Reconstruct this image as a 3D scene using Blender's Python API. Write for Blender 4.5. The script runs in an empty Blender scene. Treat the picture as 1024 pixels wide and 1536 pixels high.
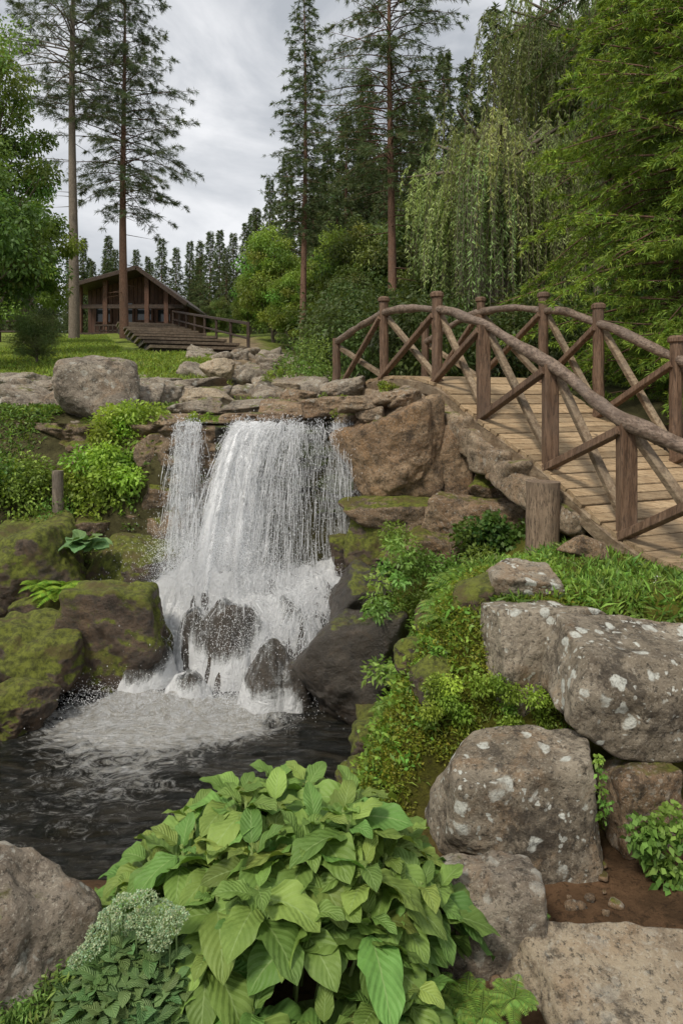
import bpy, bmesh, math, numpy as np
from mathutils import Vector
rng=np.random.default_rng(11)
F=1024.0; CZ=2.4
def at(px,py,d): return np.array([(px-512)/F*d, d, CZ+(600-py)/F*d])
def unit(v): return v/np.maximum(np.linalg.norm(v,axis=-1,keepdims=True),1e-9)
def randu(n): return unit(rng.normal(size=(n,3)))
def sm(a,b,x):
    t=np.clip((np.asarray(x,float)-a)/(b-a),0,1); return t*t*(3-2*t)
def vnoise(p,seed=0):
    p=np.asarray(p,float); i=np.floor(p).astype(np.int64); f=p-i; f=f*f*(3-2*f); out=0
    for dx in (0,1):
        for dy in (0,1):
            for dz in (0,1):
                h=((i[:,0]+dx)*374761393+(i[:,1]+dy)*668265263+(i[:,2]+dz)*1442695041+seed*974634777)&0xffffffff
                h=((h^(h>>13))*1274126177)&0xffffffff; h=(h^(h>>16))&0xffffff
                w=(f[:,0] if dx else 1-f[:,0])*(f[:,1] if dy else 1-f[:,1])*(f[:,2] if dz else 1-f[:,2])
                out=out+w*(h/8388607.5-1)
    return out
def fbm(p,o=4,seed=0):
    s=0;a=1.0
    for k in range(o): s=s+a*vnoise(np.asarray(p)*2**k+k*17.3,seed+k); a*=.5
    return s
# ---------------------------------------------------------------- buffers
class Buf:
    def __init__(s): s.v=[];s.c=[];s.l=[];s.f=[];s.n=0
    def add(s,v,faces,col=(.5,.5,.5),mat=0,luv=None):
        v=np.asarray(v,float).reshape(-1,3); col=np.asarray(col,float)
        if col.ndim==1: col=np.tile(col,(len(v),1))
        s.v.append(v);s.c.append(col)
        s.l.append(np.zeros((len(v),3)) if luv is None else luv)
        s.f.append((np.asarray(faces,np.int64)+s.n,mat)); s.n+=len(v)
    def build(s,name,mats,smooth=True,parent=None,recenter=False):
        v=np.concatenate(s.v); c=np.concatenate(s.c); l=np.concatenate(s.l)
        loops=np.concatenate([f.ravel() for f,m in s.f])
        tot=np.concatenate([np.full(len(f),f.shape[1]) for f,m in s.f])
        mi=np.concatenate([np.full(len(f),m) for f,m in s.f])
        st=np.concatenate([[0],np.cumsum(tot)[:-1]])
        loc=v.mean(0) if recenter else np.zeros(3); v=v-loc
        me=bpy.data.meshes.new(name); me.vertices.add(len(v)); me.loops.add(len(loops)); me.polygons.add(len(tot))
        me.vertices.foreach_set('co',v.astype(np.float32).ravel())
        me.loops.foreach_set('vertex_index',loops.astype(np.int32))
        me.polygons.foreach_set('loop_start',st.astype(np.int32))
        me.polygons.foreach_set('material_index',mi.astype(np.int32))
        me.polygons.foreach_set('use_smooth',np.full(len(tot),smooth))
        a=me.color_attributes.new('Col','FLOAT_COLOR','POINT')
        a.data.foreach_set('color',np.c_[c,np.ones(len(c))].astype(np.float32).ravel())
        a=me.attributes.new('luv','FLOAT_VECTOR','POINT'); a.data.foreach_set('vector',l.astype(np.float32).ravel())
        for m in (mats if isinstance(mats,(list,tuple)) else [mats]): me.materials.append(m)
        me.update(calc_edges=True)
        ob=bpy.data.objects.new(name,me); ob.location=loc; bpy.context.scene.collection.objects.link(ob)
        if parent: ob.parent=parent
        return ob
def empty(name,loc=(0,0,0)):
    e=bpy.data.objects.new(name,None); e.empty_display_size=.2; bpy.context.scene.collection.objects.link(e); return e
def cards(b,P,D,L,W,C,mat=0,nrm=None,droop=0.0):
    n=len(P); D=unit(D); L=np.broadcast_to(L,(n,))[:,None]; W=np.broadcast_to(W,(n,))[:,None]
    r=randu(n) if nrm is None else nrm
    S=unit(np.cross(D,r)); dn=np.array([0,0,-1.])*droop*L
    v=np.stack([P,P+D*L*.42+S*W/2,P+D*L+dn,P+D*L*.42-S*W/2],1).reshape(-1,3)
    C=np.asarray(C,float)
    if C.ndim==1: C=np.tile(C,(n,1))
    b.add(v,np.arange(4*n).reshape(n,4),np.repeat(C,4,0),mat)
def tubes(b,P,R,sides=5,col=(.5,.5,.5),mat=0,cap=False,square=False):
    P=np.asarray(P,float); n,m,_=P.shape; R=np.broadcast_to(R,(n,m))
    T=unit(np.gradient(P,axis=1)); ov=unit(P[:,-1]-P[:,0]); ax=np.argmin(np.abs(ov),1); ref=np.eye(3)[ax][:,None,:]
    U=unit(np.cross(T,np.broadcast_to(ref,T.shape))); V=np.cross(T,U)
    if square:
        k=.8; pts=np.array([(1,-k),(1,k),(k,1),(-k,1),(-1,k),(-1,-k),(-k,-1),(k,-1)]); sides=8; ca,sa=pts[:,0],pts[:,1]
    else:
        a=np.arange(sides)/sides*2*np.pi; ca,sa=np.cos(a),np.sin(a)
    v=P[:,:,None]+R[:,:,None,None]*(ca[:,None]*U[:,:,None]+sa[:,None]*V[:,:,None])
    i=np.arange(n*m*sides).reshape(n,m,sides); j=np.roll(i,-1,2)
    f=np.stack([i[:,:-1],j[:,:-1],j[:,1:],i[:,1:]],-1).reshape(-1,4)
    c=np.asarray(col,float)
    if c.ndim==2: c=np.repeat(c,m*sides,0)
    b.add(v.reshape(-1,3),f,c,mat)
    if cap:
        for e in (0,-1):
            vv=np.concatenate([v[:,e],P[:,e][:,None]],1).reshape(-1,3)
            k=np.arange(n)[:,None]*(sides+1); a=np.arange(sides)
            ff=np.stack([k+a,k+(a+1)%sides,np.broadcast_to(k+sides,(n,sides))],-1).reshape(-1,3)
            if e==0: ff=ff[:,::-1]
            cc=c if c.ndim==1 else np.repeat(np.asarray(col),sides+1,0)
            b.add(vv,ff,cc,mat)
def line(a,b,m=2): t=np.linspace(0,1,m)[:,None]; return np.asarray(a)*(1-t)+np.asarray(b)*t
def bx(b,c,s,rz=0,col=(.5,.5,.5),mat=0):
    v=np.array([(x,y,z) for x in(-1,1) for y in(-1,1) for z in(-1,1)],float)*np.array(s)/2
    C,S=math.cos(rz),math.sin(rz); v=v@np.array([[C,S,0],[-S,C,0],[0,0,1]])+np.array(c)
    b.add(v,[(0,1,3,2),(4,6,7,5),(0,4,5,1),(2,3,7,6),(0,2,6,4),(1,5,7,3)],col,mat)
def gridf(shape):
    i=np.arange(shape[0]*shape[1]).reshape(shape); return np.stack([i[:-1,:-1],i[:-1,1:],i[1:,1:],i[1:,:-1]],-1).reshape(-1,4)
# ---------------------------------------------------------------- materials
class NT:
    def __init__(s,name):
        s.m=bpy.data.materials.new(name); s.m.use_nodes=True; s.t=s.m.node_tree; s.t.nodes.clear()
        s.o=s.n('ShaderNodeOutputMaterial'); s._p=None
    def n(s,ty,**k):
        x=s.t.nodes.new(ty)
        for a,b in k.items(): setattr(x,a,b)
        return x
    def link(s,a,b): s.t.links.new(a,b)
    def set(s,sock,v):
        if isinstance(v,bpy.types.NodeSocket): s.link(v,sock)
        elif isinstance(v,(tuple,list)) and len(v)==3 and sock.type=='RGBA': sock.default_value=(*v,1)
        else: sock.default_value=v
    def pos(s):
        if s._p is None: s._p=s.n('ShaderNodeNewGeometry')
        return s._p.outputs['Position']
    def nz(s):
        s.pos(); x=s.n('ShaderNodeSeparateXYZ'); s.link(s._p.outputs['Normal'],x.inputs[0]); return x.outputs[2]
    def scale(s,v,sc):
        x=s.n('ShaderNodeVectorMath',operation='MULTIPLY'); s.link(v,x.inputs[0]); x.inputs[1].default_value=sc; return x.outputs[0]
    def noise(s,sc,det=5,rough=.6,vec=None,dist=0):
        x=s.n('ShaderNodeTexNoise'); s.link(vec or s.pos(),x.inputs['Vector']); x.inputs['Scale'].default_value=sc
        x.inputs['Detail'].default_value=det; x.inputs['Roughness'].default_value=rough; x.inputs['Distortion'].default_value=dist; return x.outputs['Fac']
    def vor(s,sc,feat='F1',vec=None,rand=1):
        x=s.n('ShaderNodeTexVoronoi',feature=feat); s.link(vec or s.pos(),x.inputs['Vector']); x.inputs['Scale'].default_value=sc; return x
    def mr(s,v,a,b,c=0,d=1,smooth=True):
        x=s.n('ShaderNodeMapRange',interpolation_type='SMOOTHSTEP' if smooth else 'LINEAR'); s.link(v,x.inputs['Value'])
        for i,q in zip(('From Min','From Max','To Min','To Max'),(a,b,c,d)): x.inputs[i].default_value=q
        return x.outputs['Result']
    def math(s,op,a,b=0.):
        x=s.n('ShaderNodeMath',operation=op); s.set(x.inputs[0],a); s.set(x.inputs[1],b); return x.outputs[0]
    def mix(s,f,a,b,mode='MIX'):
        x=s.n('ShaderNodeMix',data_type='RGBA',blend_type=mode); s.set(x.inputs[0],f); s.set(x.inputs[6],a); s.set(x.inputs[7],b); return x.outputs[2]
    def attr(s,nm,o='Color'):
        x=s.n('ShaderNodeAttribute',attribute_name=nm); return x.outputs[o]
    def bump(s,h,st=.5,dist=.02,nrm=None):
        x=s.n('ShaderNodeBump'); s.link(h,x.inputs['Height']); x.inputs['Strength'].default_value=st; x.inputs['Distance'].default_value=dist
        if nrm: s.link(nrm,x.inputs['Normal'])
        return x.outputs['Normal']
    def pr(s,col,rough=.7,nrm=None,spec=.4,**k):
        x=s.n('ShaderNodeBsdfPrincipled'); s.set(x.inputs['Base Color'],col); s.set(x.inputs['Roughness'],rough); x.inputs['Specular IOR Level'].default_value=spec
        if nrm: s.link(nrm,x.inputs['Normal'])
        for a,b in k.items(): s.set(x.inputs[a.replace('_',' ')],b)
        return x.outputs[0]
    def mixsh(s,f,a,b):
        m=s.n('ShaderNodeMixShader'); s.set(m.inputs[0],f); s.link(a,m.inputs[1]); s.link(b,m.inputs[2]); return m.outputs[0]
    def out(s,sh): s.link(sh,s.o.inputs['Surface']); return s.m
def rock_mat(name,a,b,c,lichen=0.,moss=0.,wet=0.,rust=.3,mosscol=(.16,.185,.02)):
    t=NT(name)
    n1=t.noise(1.9,8,.7,dist=.6); col=t.mix(t.mr(n1,.40,.60),a,b)
    n2=t.noise(8,8,.75); col=t.mix(t.mr(n2,.48,.66),col,c)
    n3=t.noise(2.6,6,.65,dist=1.2); col=t.mix(t.math('MULTIPLY',t.mr(n3,.50,.66),rust),col,(.30,.175,.08))
    n4=t.noise(42,5,.8); col=t.mix(t.math('MULTIPLY',t.mr(n4,.48,.37),.8),col,(.035,.03,.022))
    n5=t.noise(85,3,.7); col=t.mix(t.math('MULTIPLY',t.mr(n5,.53,.68),.45),col,(.58,.53,.43) if wet<.5 else (.12,.1,.08))
    n6=t.noise(4.3,10,.82,dist=.3); col=t.mix(t.math('MULTIPLY',t.mr(n6,.49,.40),.72),col,(.045,.036,.027))
    if lichen>0:
        w=t.n('ShaderNodeVectorMath',operation='ADD'); t.link(t.pos(),w.inputs[0])
        nn=t.n('ShaderNodeTexNoise'); t.link(t.pos(),nn.inputs['Vector']); nn.inputs['Scale'].default_value=14; nn.inputs['Detail'].default_value=5
        t.link(t.scale(nn.outputs['Color'],(.09,.09,.09)),w.inputs[1])
        v=t.vor(9,vec=w.outputs[0]); s=t.mr(v.outputs['Distance'],.32,.24)
        ms=t.mr(t.noise(3.1,3,.5),.48,.54); v2=t.vor(26,vec=w.outputs[0]); s2=t.math('MULTIPLY',t.mr(v2.outputs['Distance'],.30,.2),t.mr(t.noise(4.7,3,.5),.47,.53))
        lm=t.math('MULTIPLY',t.math('MAXIMUM',t.math('MULTIPLY',s,ms),s2),t.mr(t.noise(60,3,.7),.3,.55,.35,1)); col=t.mix(t.math('MULTIPLY',lm,lichen),col,(.66,.67,.6))
    rough=.82-.5*wet
    h=t.math('ADD',t.math('MULTIPLY',t.noise(9,9,.75),1.0),t.math('MULTIPLY',n4,.3))
    nr=t.bump(h,1.,.04)
    if moss>0:
        mm=t.math('ADD',t.nz(),t.math('MULTIPLY',t.math('SUBTRACT',t.noise(2.2,7,.7),.5),3.0))
        mk=t.mr(mm,1.05-moss,1.35-moss)
        mc=t.mix(t.mr(t.noise(22,6,.75),.38,.6),tuple(x*.35 for x in mosscol),mosscol); mc=t.mix(t.mr(t.noise(5,6,.7),.48,.66),mc,(.10,.08,.022))
        col=t.mix(t.math('MULTIPLY',mk,.93),col,mc); rough=t.mr(mk,0,1,rough,.95)
    return t.out(t.pr(col,rough,nr,.35+.3*wet))
M={}
M['grey']=rock_mat('lichen_granite',(.23,.19,.135),(.38,.325,.245),(.14,.112,.08),lichen=.95,rust=.45,moss=.0)
M['boul']=rock_mat('weathered_granite',(.23,.19,.145),(.35,.30,.23),(.14,.11,.08),lichen=.35,rust=.35,moss=.05)
M['tan']=rock_mat('tan_stone',(.34,.27,.185),(.45,.37,.26),(.22,.17,.115),rust=.35,lichen=.2)
M['brown']=rock_mat('brown_rock',(.22,.14,.08),(.33,.235,.145),(.11,.078,.047),rust=.55,moss=.12,lichen=.25)
M['face']=rock_mat('rock_face',(.23,.145,.08),(.34,.235,.14),(.11,.075,.045),rust=.7,moss=.10)
M['mason']=rock_mat('masonry_stone',(.27,.195,.125),(.38,.295,.20),(.17,.125,.08),rust=.45,lichen=.3,moss=.1)
M['cliff']=rock_mat('cliff_rock',(.14,.095,.057),(.24,.17,.105),(.07,.05,.034),rust=.5,moss=.55)
M['dim']=rock_mat('painted_shade_rock',(.05,.036,.024),(.08,.058,.037),(.03,.022,.015),rust=.15,moss=.2,wet=.3)  # shade of the under-bridge recess, put into the rock colour
M['wet']=rock_mat('wet_rock',(.04,.033,.024),(.065,.052,.038),(.022,.018,.014),wet=1,rust=.1,moss=.15)
M['mosswet']=rock_mat('mossy_wet_rock',(.08,.052,.034),(.13,.088,.055),(.04,.03,.02),wet=.7,rust=.25,moss=1.1)
M['wallmoss']=rock_mat('dripping_mossy_rock',(.035,.035,.02),(.05,.045,.025),(.02,.02,.015),wet=.9,rust=.1,moss=1.4,mosscol=(.075,.105,.012))
def leafmat(name,tr=.35,rough=.5,spec=.3):
    t=NT(name); c=t.attr('Col'); p=t.pr(c,rough,None,spec); x=t.n('ShaderNodeBsdfTranslucent'); t.link(t.mix(1.,c,(1.3,1.25,.6),'MULTIPLY'),x.inputs[0])
    return t.out(t.mixsh(tr,p,x.outputs[0]))
M['leaf']=leafmat('foliage'); M['needle']=leafmat('needles',.25,.6,.2)
t=NT('broad_leaf'); l=t.attr('luv','Vector'); sp=t.n('ShaderNodeSeparateXYZ'); t.link(l,sp.inputs[0])
au=t.math('ABSOLUTE',sp.outputs[0]); v=sp.outputs[1]
q=t.math('SUBTRACT',t.math('MULTIPLY',v,8.),t.math('MULTIPLY',au,2.6)); fr=t.math('ABSOLUTE',t.math('SUBTRACT',t.math('FRACT',q),.5))
vein=t.mr(fr,.45,.5); mid=t.mr(au,.06,.02); vm=t.math('MAXIMUM',t.math('MULTIPLY',vein,.4),mid)
c=t.attr('Col'); c2=t.mix(t.math('MULTIPLY',t.mr(t.noise(9,6,.7),.4,.7),.45),c,(.08,.15,.025)); c3=t.mix(t.math('MULTIPLY',vm,.5),c2,(.33,.45,.17))
nr=t.bump(t.math('ADD',t.math('MULTIPLY',fr,-1.),t.math('MULTIPLY',t.noise(90,3,.6),.35)),.6,.007)
p=t.pr(c3,.55,nr,.3); x=t.n('ShaderNodeBsdfTranslucent'); t.link(t.mix(1.,c3,(1.2,1.15,.5),'MULTIPLY'),x.inputs[0])
M['broad']=t.out(t.mixsh(.25,p,x.outputs[0]))
def woodmat(name,a,b,sc,rough=.65,dark=.5):
    t=NT(name); v=t.scale(t.pos(),sc); n=t.noise(7,8,.7,vec=v,dist=.4); col=t.mix(t.mr(n,.38,.62),a,b)
    col=t.mix(t.math('MULTIPLY',t.mr(t.noise(20,6,.75,vec=v),.52,.38),dark),col,tuple(x*.22 for x in a))
    col=t.mix(t.math('MULTIPLY',t.mr(t.noise(2.6,6,.65),.48,.66),.55),col,tuple(x*.45+.02 for x in b))
    vv=t.math('MULTIPLY',t.attr('Col','Fac'),2.); col=t.mix(1.,col,t.mix(vv,(0,0,0),(1,1,1)),'MULTIPLY')
    return t.out(t.pr(col,rough,t.bump(t.noise(16,8,.75,vec=v),.8,.012),.35))
M['post']=woodmat('post_wood',(.115,.066,.038),(.215,.135,.085),(4,4,.5),.6,.7)
M['rail']=woodmat('rail_log',(.12,.08,.055),(.27,.20,.15),(4,.8,4),.42,.7)
M['brace']=woodmat('weathered_brace',(.19,.13,.078),(.34,.26,.17),(2.5,.8,2.5))
M['deck']=woodmat('deck_plank',(.36,.245,.135),(.53,.39,.235),(.6,5,5),.7,.5)
M['pier']=woodmat('pier_log_wood',(.17,.12,.08),(.30,.22,.15),(4,4,.6),.85,.8)
M['cabin']=woodmat('cabin_wood',(.075,.034,.02),(.145,.07,.042),(3,3,.4)); M['cabind']=woodmat('cabin_dark_wood',(.04,.024,.017),(.07,.045,.03),(1,1,1))
M['roof']=woodmat('cabin_roof',(.06,.045,.037),(.10,.08,.066),(2,.3,1)); M['step']=woodmat('step_timber',(.12,.088,.06),(.20,.155,.11),(1,1,1))
M['bark']=woodmat('pine_bark',(.15,.08,.052),(.25,.15,.10),(5,5,1.2),.9,.7); M['barkg']=woodmat('grey_bark',(.15,.12,.09),(.25,.205,.16),(5,5,1.2),.9,.7)
t=NT('cabin_glass'); M['glass']=t.out(t.pr((.03,.035,.04),.08,None,.6))
t=NT('ground'); c=t.attr('Col'); n=t.noise(3,8,.7); col=t.mix(1.,c,t.mix(t.mr(n,.3,.7),(.5,.5,.45),(1.4,1.35,1.25)),'MULTIPLY')
col=t.mix(t.math('MULTIPLY',t.mr(t.noise(35,5,.75),.5,.36),.6),col,(.03,.02,.012))
M['ground']=t.out(t.pr(col,.95,t.bump(t.noise(18,9,.8),1.,.05),.15))
t=NT('pool_water'); fo=t.attr('Col','Fac')
w1=t.noise(4.5,6,.6,vec=t.scale(t.pos(),(.7,2.4,1)),dist=.9); w2=t.noise(17,4,.6,vec=t.scale(t.pos(),(.6,1.9,1)),dist=.4)
fn=t.noise(5,11,.78,vec=t.scale(t.pos(),(1,1.6,1)),dist=2.2)
fm=t.mr(t.math('ADD',fo,t.math('MULTIPLY',t.math('SUBTRACT',fn,.5),2.8)),.42,1.0)
col=t.mix(fm,t.mix(t.mr(w1,.4,.7),(.007,.008,.006),(.034,.028,.017)),t.mix(t.mr(t.noise(16,6,.7),.35,.65),(.66,.63,.56),(.90,.90,.88)))  # tan foam tones are shadows painted into the white
nr=t.bump(t.math('ADD',t.math('ADD',w1,t.math('MULTIPLY',w2,.4)),t.math('MULTIPLY',fn,fm)),1.,.17)
M['water']=t.out(t.pr(col,t.mr(fm,0,1,.05,.6),nr,.38))
def whitewater(t,rough=.3):
    p=t.pr((.95,.96,.97),rough,None,.5); x=t.n('ShaderNodeBsdfTranslucent'); x.inputs[0].default_value=(.95,.96,.97,1); return t.mixsh(.3,p,x.outputs[0])
t=NT('falling_water'); M['strand']=t.out(whitewater(t))
t=NT('water_sheet'); l=t.attr('luv','Vector'); d=t.attr('Col','Fac')
n=t.noise(30,9,.8,vec=t.scale(l,(1,.12,1)),dist=.7); n2=t.noise(6,8,.78,vec=t.scale(l,(1,.35,1)),dist=.9); n3=t.noise(85,3,.8,vec=t.scale(l,(1,.45,1)))
a=t.mr(t.math('ADD',t.math('ADD',t.math('ADD',t.math('MULTIPLY',n,.8),t.math('MULTIPLY',t.math('SUBTRACT',n2,.38),1.2)),t.math('MULTIPLY',t.math('SUBTRACT',n3,.5),1.1)),t.math('MULTIPLY',t.math('SUBTRACT',d,.5),1.0)),.45,.82,0,.92)
tr=t.n('ShaderNodeBsdfTransparent'); M['sheet']=t.out(t.mixsh(a,tr.outputs[0],whitewater(t,.5)))
t=NT('cascade_water'); l=t.attr('luv','Vector'); d=t.attr('Col','Fac')
n=t.noise(24,9,.75,vec=t.scale(l,(1,.10,1)),dist=.7); n2=t.noise(6,8,.75,dist=.9); n3=t.noise(60,4,.8)
sN=t.math('ADD',t.math('ADD',t.math('MULTIPLY',n,1.1),t.math('MULTIPLY',n2,.7)),t.math('MULTIPLY',n3,.4))
a=t.mr(t.math('ADD',sN,t.math('MULTIPLY',t.math('SUBTRACT',d,.5),1.3)),.90,1.36,0,.97)
x=t.pr(t.mix(a,(.7,.72,.7),(.95,.96,.96)),.4,t.bump(t.math('ADD',n,n2),1.,.06),.5); tr=t.n('ShaderNodeBsdfTransparent'); M['casc']=t.out(t.mixsh(a,tr.outputs[0],x))
# ---------------------------------------------------------------- terrain
def height(x,y):
    x=np.asarray(x,float); y=np.asarray(y,float)
    yy=np.minimum(y,45)+np.clip(y-45,0,None)*.12
    up=2.2+.09*(yy-7)+.035*(yy-7)*sm(1,-4,x)*sm(8,14,y)+ .10*np.clip(y-25,0,60)*sm(-3,14,x)
    up=up-.12*sm(9,7,y)
    near=.42-.95*sm(2.75,3.6,y)
    Rh=.45+.85*sm(3.0,3.8,y)-.38*sm(4.3,5.6,y)*sm(1.7,.9,x)
    right=-.5+(Rh+.5)*sm(-.35,.85,x+.15*np.sin(y*2.3))
    left=-.5+1.7*sm(-2.4,-4.6,x)*sm(4.2,6.3,y)
    left=np.maximum(left,-.5+1.6*sm(-5.5,-7.5,x))
    low=np.maximum(np.maximum(near,right),left)
    low=np.maximum(low,-.5+1.1*sm(5.9,6.9,y))
    cave=sm(.65,.95,x)*sm(2.6,2.1,x)*1.1
    ys=sm(6.75,7.15,y-cave); yl=sm(6.0,8.2,y); k=sm(-1.7,-2.6,x)
    kr=sm(2.1,3.2,x); yr=sm(5.5,8.5,y)
    w=ys*(1-k)+yl*k; w=w*(1-kr)+yr*kr
    return low*(1-w)+np.maximum(up,low)*w
def nonuni(a,b,st,far):
    o=[]; s=st; x=b
    while x<far: s*=1.16; x+=s; o.append(x)
    return np.array(o)
xs=np.concatenate([-nonuni(0,5,.06,700)[::-1],np.arange(-5,5.001,.06),nonuni(0,5,.06,700)])
ys=np.concatenate([-nonuni(0,1,.06,60)[::-1],np.arange(-1,14,.06),nonuni(0,14,.06,900)])
X,Y=np.meshgrid(xs,ys); Z=height(X,Y); p3=np.c_[X.ravel(),Y.ravel(),np.zeros(X.size)]
dim=np.clip(1-np.abs(Y.ravel())/400,0,1)
SA=np.array([-10.7,37.2,0]); SB=np.array([-4.2,20.,0])
def nearstair(x,y,w=2.1):
    d=unit(SB-SA); return (np.abs((x-SA[0])*(-d[1])+(y-SA[1])*d[0])<w)&(y>19.5)&(y<38)
sdist=np.abs((p3[:,0]-SA[0])*(-unit(SB-SA)[1])+(p3[:,1]-SA[1])*unit(SB-SA)[0])
bankm=sm(3.2,3.5,p3[:,1])*sm(5.4,5.0,p3[:,1])*sm(-.2,.1,p3[:,0])*sm(1.2,.9,p3[:,0])
Z=Z.ravel()+(.05*fbm(p3*1.6,4,3)*sm(90,30,np.abs(p3[:,1]))+ .3*fbm(p3*.12,3,5)*sm(9,25,p3[:,1])*sm(2,5,sdist+9*(p3[:,1]>45)))*dim+bankm*.09*fbm(p3*3.3,4,61)
x,y=p3[:,0],p3[:,1]; nn=fbm(p3*.9,4,8)[:,None]
col=np.tile([.06,.065,.025],(len(x),1)).astype(float)
def lay(mask,c):
    global col
    mask=np.clip(mask,0,1)[:,None]; col=col*(1-mask)+np.array(c)*mask
lay(sm(9.5,11.5,y)*sm(.5,-1.5,x+.12*(y-10)),(.19,.25,.045))
pc=-1.2-(y-12)*.215; lay(sm(1.5,.7,np.abs(x-pc)+.5*nn[:,0])*sm(8,9.5,y)*sm(36,32,y),(.27,.21,.14))
lay(sm(2.2,3.2,y)*sm(6.6,5.8,y)*sm(-.4,.2,x),(.12,.125,.022))
lay(sm(3.35,2.9,y),(.20,.12,.07)); lay(sm(.1,-.2,Z)*sm(8,7,y),(.03,.025,.015))
lay(sm(7,6,y)*sm(-1.8,-2.6,x),(.06,.075,.02)); lay(sm(6.5,7,y)*sm(9.5,8.5,y),(.09,.085,.04)); lay(sm(5.6,6.2,y)*sm(8.4,7.9,y)*sm(.6,.9,x)*sm(2.9,2.3,x),(.03,.022,.015))  # last layer paints the shade under the bridge into the ground colour
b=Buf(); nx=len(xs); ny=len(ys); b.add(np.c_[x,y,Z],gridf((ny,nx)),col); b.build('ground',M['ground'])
# ---------------------------------------------------------------- rocks
ICO={}
def ico(k):
    if k not in ICO:
        bm=bmesh.new(); bmesh.ops.create_icosphere(bm,subdivisions=k,radius=1)
        ICO[k]=(np.array([v.co[:] for v in bm.verts]),np.array([[v.index for v in f.verts] for f in bm.faces])); bm.free()
    return ICO[k]
def rock(b,c,s,seed,sub=5,p=16,nr=9,rz=None,tilt=.12,rough=.06,mat=0,lo=.76,jn=.18,wb=.10,tl=None):
    r=np.random.default_rng(seed); d,f=ico(sub)
    nb=np.array([(1,0,0),(-1,0,0),(0,1,0),(0,-1,0),(0,0,1),(0,0,-1)],float)+r.normal(size=(6,3))*jn
    nn=unit(np.concatenate([nb,r.normal(size=(nr,3))])); di=np.concatenate([np.full(6,.98),r.uniform(lo,1.12,nr)])
    wob=1+wb*fbm(d*1.7+seed,3,seed+5)
    g=np.maximum(0,d@nn.T)/di; R=(g**p).sum(1)**(-1/p)*wob; v=d*R[:,None]*1.02
    s=np.array(s,float); v=v*s; ms=s.mean()
    q=v/ms
    v=v+d*(rough*ms*(.8*fbm(q*1.8+seed*3.1,6,seed)-1.0*np.abs(fbm(q*2.0+seed,4,seed+9))+.35))[:,None]
    rz=r.uniform(-.35,.35) if rz is None else rz; tx,ty=r.normal(size=2)*tilt
    if tl is not None: ty=tl
    cz,sz=math.cos(rz),math.sin(rz); A=np.array([[cz,-sz,0],[sz,cz,0],[0,0,1]])
    B=np.array([[1,0,0],[0,math.cos(tx),-math.sin(tx)],[0,math.sin(tx),math.cos(tx)]]); Cc=np.array([[math.cos(ty),0,math.sin(ty)],[0,1,0],[-math.sin(ty),0,math.cos(ty)]])
    v=v@(A@B@Cc).T+np.array(c); b.add(v,f,(.5,.5,.5),mat)
sd=[100]
def rk(name,x0,x1,y0,y1,d,mat,dep=.8,sub=5,**k):
    sd[0]+=1; c=at((x0+x1)/2,(y0+y1)/2,d); sx=(x1-x0)/2/F*d; sz=(y1-y0)/2/F*d
    bb=Buf(); rock(bb,c,(sx,sx*dep,sz),sd[0],sub=sub,**k); return bb.build(name,M[mat],recenter=True)
def rw(name,c,s,mat,sub=6,**k):
    sd[0]+=1; bb=Buf(); rock(bb,c,s,sd[0],sub=sub,**k); return bb.build(name,M[mat],recenter=True)
# foreground boulders
rk('granite_block',658,893,1120,1285,2.95,'grey',.6,7,p=22,tilt=.05,rz=.12,nr=5,lo=.95,jn=.12,wb=.045,rough=.05)
rk('granite_block',838,1100,962,1115,3.15,'grey',.5,7,p=34,tilt=.05,nr=4,lo=.97,jn=.12,wb=.045,rough=.05,rz=-.12,tl=.10)
rk('boulder',905,1012,1118,1275,3.05,'brown',.9,6)
rk('granite_block',730,888,908,1050,3.55,'grey',.5,7,p=40,tilt=.03,lo=1.02,nr=2,jn=.08,wb=.04,rough=.045,rz=.3)
rk('granite_block',728,835,850,908,3.9,'grey',.8,6,p=40,lo=1.,nr=3,jn=.08,wb=.04,tl=.06)
rk('boulder',655,812,1305,1492,2.45,'boul',.6,7,p=22,nr=5,lo=.9)
rw('flat_stone',(1.02,2.13,.375),(.37,.22,.12),'tan',7,p=34,tilt=.03,nr=4,lo=.92,rough=.04)
rw('flat_stone',(.68,1.93,.39),(.17,.18,.11),'tan',6,p=34,tilt=.03,nr=4,lo=.92,rough=.04)
rk('boulder',-110,118,1280,1620,2.1,'boul',.7,7,p=12,nr=6,rough=.05)
rk('boulder',855,905,806,838,4.6,'brown',1,5)
# pool boulders
rk('boulder',450,598,928,1075,5.25,'wet',.8,6,p=16); rk('boulder',496,585,858,940,5.9,'wet',.9,6)
rk('mossy_boulder',120,252,872,1055,5.75,'mosswet',.8,6,p=14,rough=.09); rk('mossy_boulder',-20,130,925,1065,5.5,'mosswet',.8,6,p=14,tilt=.2,rough=.09)
rk('mossy_boulder',-30,66,1022,1095,5.0,'mosswet',1,6,p=12,rough=.09); rk('mossy_boulder',-30,128,788,930,6.5,'mosswet',.8,6,p=14,rough=.09)
rk('mossy_boulder',135,262,805,900,6.7,'mosswet',.8,6); rk('boulder',20,120,890,950,6.1,'mosswet',.8,6)
rk('boulder',180,275,740,830,7.1,'cliff',.6,6)
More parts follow.
